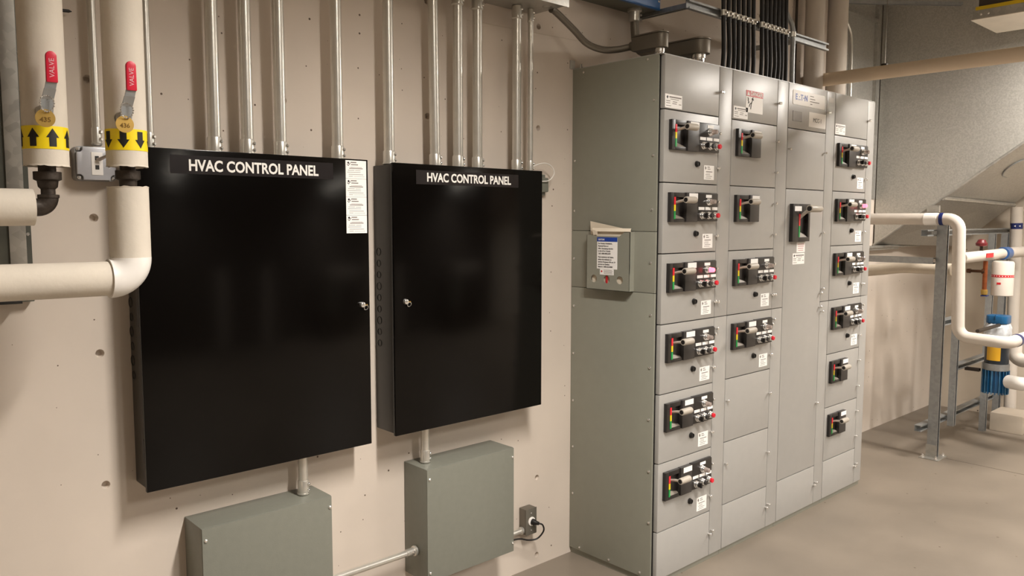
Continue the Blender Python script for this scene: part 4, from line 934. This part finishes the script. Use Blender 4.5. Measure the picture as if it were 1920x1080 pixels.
t = thing('insulated_pipe', (4.33, -0.66, 0.0), 'thick cream riser standing near the far wall', 'pipe')
build(MB().cyl((4.36, -0.655, 0.0), (4.36, -0.625, 1.70), 0.042, n=24), 'jacket', INSULW, t)
build(MB().cyl((4.36, -0.630, 1.53), (4.36, -0.629, 1.575), 0.0435, n=24), 'arrow_band', BLUEN, t)
for s in (-1, 1):
    c0 = Vector((4.36, -0.63, 1.553)); dv = Vector((-6.95 + 0.3 * s, -1.9 - 1.1 * s * 0.9, 0)).normalized(); cp = c0 + Vector((-0.92, -0.38, 0)).normalized() * 0.0437 + Vector((0.38, -0.92, 0)) * 0.016 * s
    build(MB().lathe(cp, (-0.92, -0.38, 0), [(-0.002, 0.008), (0.0015, 0.008)], 3), 'arrow', TXTW, t)

# insulated canister + copper valve
t = thing('insulated_canister', (3.52, -0.79, 1.07), 'white insulated canister with a red dotted stripe', 'canister')
cb = build(MB().lathe((3.52, -0.79, 1.075), (0, 0, 1), [(0, 0.062), (0.004, 0.068), (0.228, 0.068), (0.240, 0.060)], 28), 'jacket', INSULW, t)
build(MB().cyl((3.52, -0.79, 1.205), (3.52, -0.79, 1.222), 0.0685, n=28), 'red_stripe', REDP, cb)
for k in range(24):
    a = 2 * PI * k / 24; build(MB().lathe((3.52 + 0.0684 * math.cos(a), -0.79 + 0.0684 * math.sin(a), 1.2135), (math.cos(a), math.sin(a), 0), [(0, 0.003), (0.0008, 0.003)], 6), 'stripe_dot', WHITEP, cb)
build(MB().box(3.452, 3.4555, -0.80, -0.775, 1.155, 1.17), 'red_marker', REDP, cb, smooth=False)
t = thing('copper_valve', (3.40, -0.715, 1.09), 'copper drain valve hanging below the white branch pipe', 'valve')
build(MB().tube([(3.40, -0.715, 1.318), (3.40, -0.716, 1.12)], 0.015, 14), 'body', COPPER, t)
build(MB().lathe((3.40, -0.716, 1.245), (0, 1, 0), [(0, 0.018), (0.02, 0.018), (0.021, 0.010), (0.09, 0.010), (0.091, 0.017), (0.115, 0.015)], 14), 'side_stem', mat('dark_copper', (96, 66, 46), 0.4, metal=0.6), t)
build(MB().lathe((3.40, -0.716, 1.12), (0, 0, -1), [(0, 0.020), (0.01, 0.022), (0.035, 0.020), (0.04, 0.013)], 14), 'hose_cap', BRASS, t)
build(MB().box(3.375, 3.425, -0.74, -0.70, 1.074, 1.080), 'handle', BLUEN, t, bevel=0.002)

# blue circulator pump
PX, PYY = 3.45, -0.80
t = thing('circulator_pump', (PX, PYY, 0.40), 'blue finned circulator pump with a gold label, cap wrapped in plastic', 'pump')
cap = MB()
cap.prism([(PX + 0.068 * math.copysign(abs(math.cos(a)) ** 0.5, math.cos(a)), PYY + 0.068 * math.copysign(abs(math.sin(a)) ** 0.5, math.sin(a))) for a in [2 * PI * k / 28 for k in range(28)]], 'z', 0.89, 0.945)
build(cap, 'terminal_cap', BLUEPUMP, t, bevel=0.008)
build(MB().box(PX - 0.075, PX - 0.02, PYY - 0.003, PYY + 0.003, 0.925, 0.952), 'cap_rib', BLUEPUMP, t, bevel=0.002)
wr_ = MB(); n = 36
rows = [(0.80, 0.076), (0.815, 0.082), (0.84, 0.079), (0.862, 0.083), (0.888, 0.070)]; Vv = []
for z, r in rows:
    for k in range(n): Vv.append((PX + (r + random.uniform(-0.004, 0.004)) * math.cos(2 * PI * k / n), PYY + (r + random.uniform(-0.004, 0.004)) * math.sin(2 * PI * k / n), z + random.uniform(-0.003, 0.003)))
wr_.add(Vv, [(i * n + k, i * n + (k + 1) % n, (i + 1) * n + (k + 1) % n, (i + 1) * n + k) for i in range(len(rows) - 1) for k in range(n)] + [tuple(reversed(range(n))), tuple((len(rows) - 1) * n + k for k in range(n))])
build(wr_, 'plastic_wrap', WRAP, t)
build(MB().cyl((PX, PYY, 0.61), (PX, PYY, 0.80), 0.074, n=28), 'motor_neck', mat('dark_motor', (28, 36, 44), 0.35, var=0.2), t)
cam_a = math.atan2(-2.538 - PYY, -2.684 - PX)
build(cyl_patch(PX, PYY, 0.0752, cam_a - 0.30, [(0.635, 0.045), (0.775, 0.045)], 8), 'gold_label', GOLD, t)
build(MB().cyl((PX, PYY, 0.565), (PX, PYY, 0.6095), 0.081, n=28), 'clamp_band', STRUTM, t)
build(MB().cyl((PX, PYY, 0.41), (PX, PYY, 0.5645), 0.070, n=28), 'motor_body', BLUEPUMP, t)
for k in range(22):
    a = 2 * PI * k / 22; c_, s_ = math.cos(a), math.sin(a)
    fin = MB(); r0, r1, h_ = 0.069, 0.084, 0.0028
    V = [(PX + r0 * c_ - h_ * s_, PYY + r0 * s_ + h_ * c_), (PX + r0 * c_ + h_ * s_, PYY + r0 * s_ - h_ * c_), (PX + r1 * c_ + h_ * s_, PYY + r1 * s_ - h_ * c_), (PX + r1 * c_ - h_ * s_, PYY + r1 * s_ + h_ * c_)]
    fin.prism(V, 'z', 0.40, 0.563); build(fin, 'fin', mat('pale_fin_edge', (70, 120, 156), 0.3, var=0.3, scale=20) if k % 2 else BLUEPUMP, t, smooth=False)
# pipes to the right of the pump
t = thing('insulated_pipe', (3.36, -0.92, 0.45), 'glossy white pipe elbow leaving the bottom of the pump', 'pipe', 'white pipes by the pump')
build(MB().tube(bend([(3.40, -0.895, 0.50), (3.32, -1.02, 0.507), (3.9, -1.26, 0.507)], 0.07), 0.046, 24), 'elbow_cover', PVC, t)
t = thing('insulated_pipe', (3.52, -0.93, 0.60), 'white pipe leaving the side of the pump under its plastic wrap', 'pipe', 'white pipes by the pump')
build(MB().tube(bend([(3.62, -0.86, 0.75), (3.62, -0.86, 0.62), (3.62, -1.4, 0.62)], 0.06), 0.046, 24), 'jacket', INSULW, t)
tag(build(MB().box(4.0, 4.262, -0.62, -0.84, 0.0, 0.14), 'equipment_pad', mat('pad_concrete', (176, 164, 148), 0.8, var=0.06), bevel=0.006), 'low concrete equipment pad on the floor behind the pump', 'pad')
tag(build(MB().tube([(2.93, -0.83, 0.886), (3.36, -0.83, 0.886)], 0.012, 10), 'dark_rod', IRON), 'dark steel rod lying level behind the white lower pipe', 'rod')

# ================================================================== OPPOSITE SIDE OF THE ROOM (mirrored in the black doors)
for x, z0, z1, lab in ((0.56, 0.22, 1.5, 'white insulated riser mirrored in the middle of the wide black door'), (-0.37, 0.24, 1.5, 'white insulated riser mirrored near the pipe elbow in the wide black door')):
    t = thing('insulated_pipe', (x, -4.6, z0), lab, 'pipe', 'risers mirrored in the black doors')
    build(MB().cyl((x, -4.6, z0), (x, -4.6, z1), 0.095, n=24), 'jacket', INSULW, t)
    build(MB().box(x - 0.03, x + 0.03, -4.63, -4.57, 0, z0), 'support_leg', STRUTM, t, smooth=False)
t = thing('air_handler', (2.9, -4.8, 0), 'pale air handler mirrored in the narrower black door', 'air handler')
build(MB().box(2.19, 3.35, -4.6, -5.2, 1.22, 1.39), 'top_header', INSULW, t, bevel=0.02)
build(MB().box(2.22, 2.53, -4.62, -5.2, 0.5, 1.219), 'leg_box', GREYBOX, t, bevel=0.01)
build(MB().box(2.22, 3.3, -4.7, -5.2, 0, 0.499), 'plinth', IRON, t, bevel=0.01)
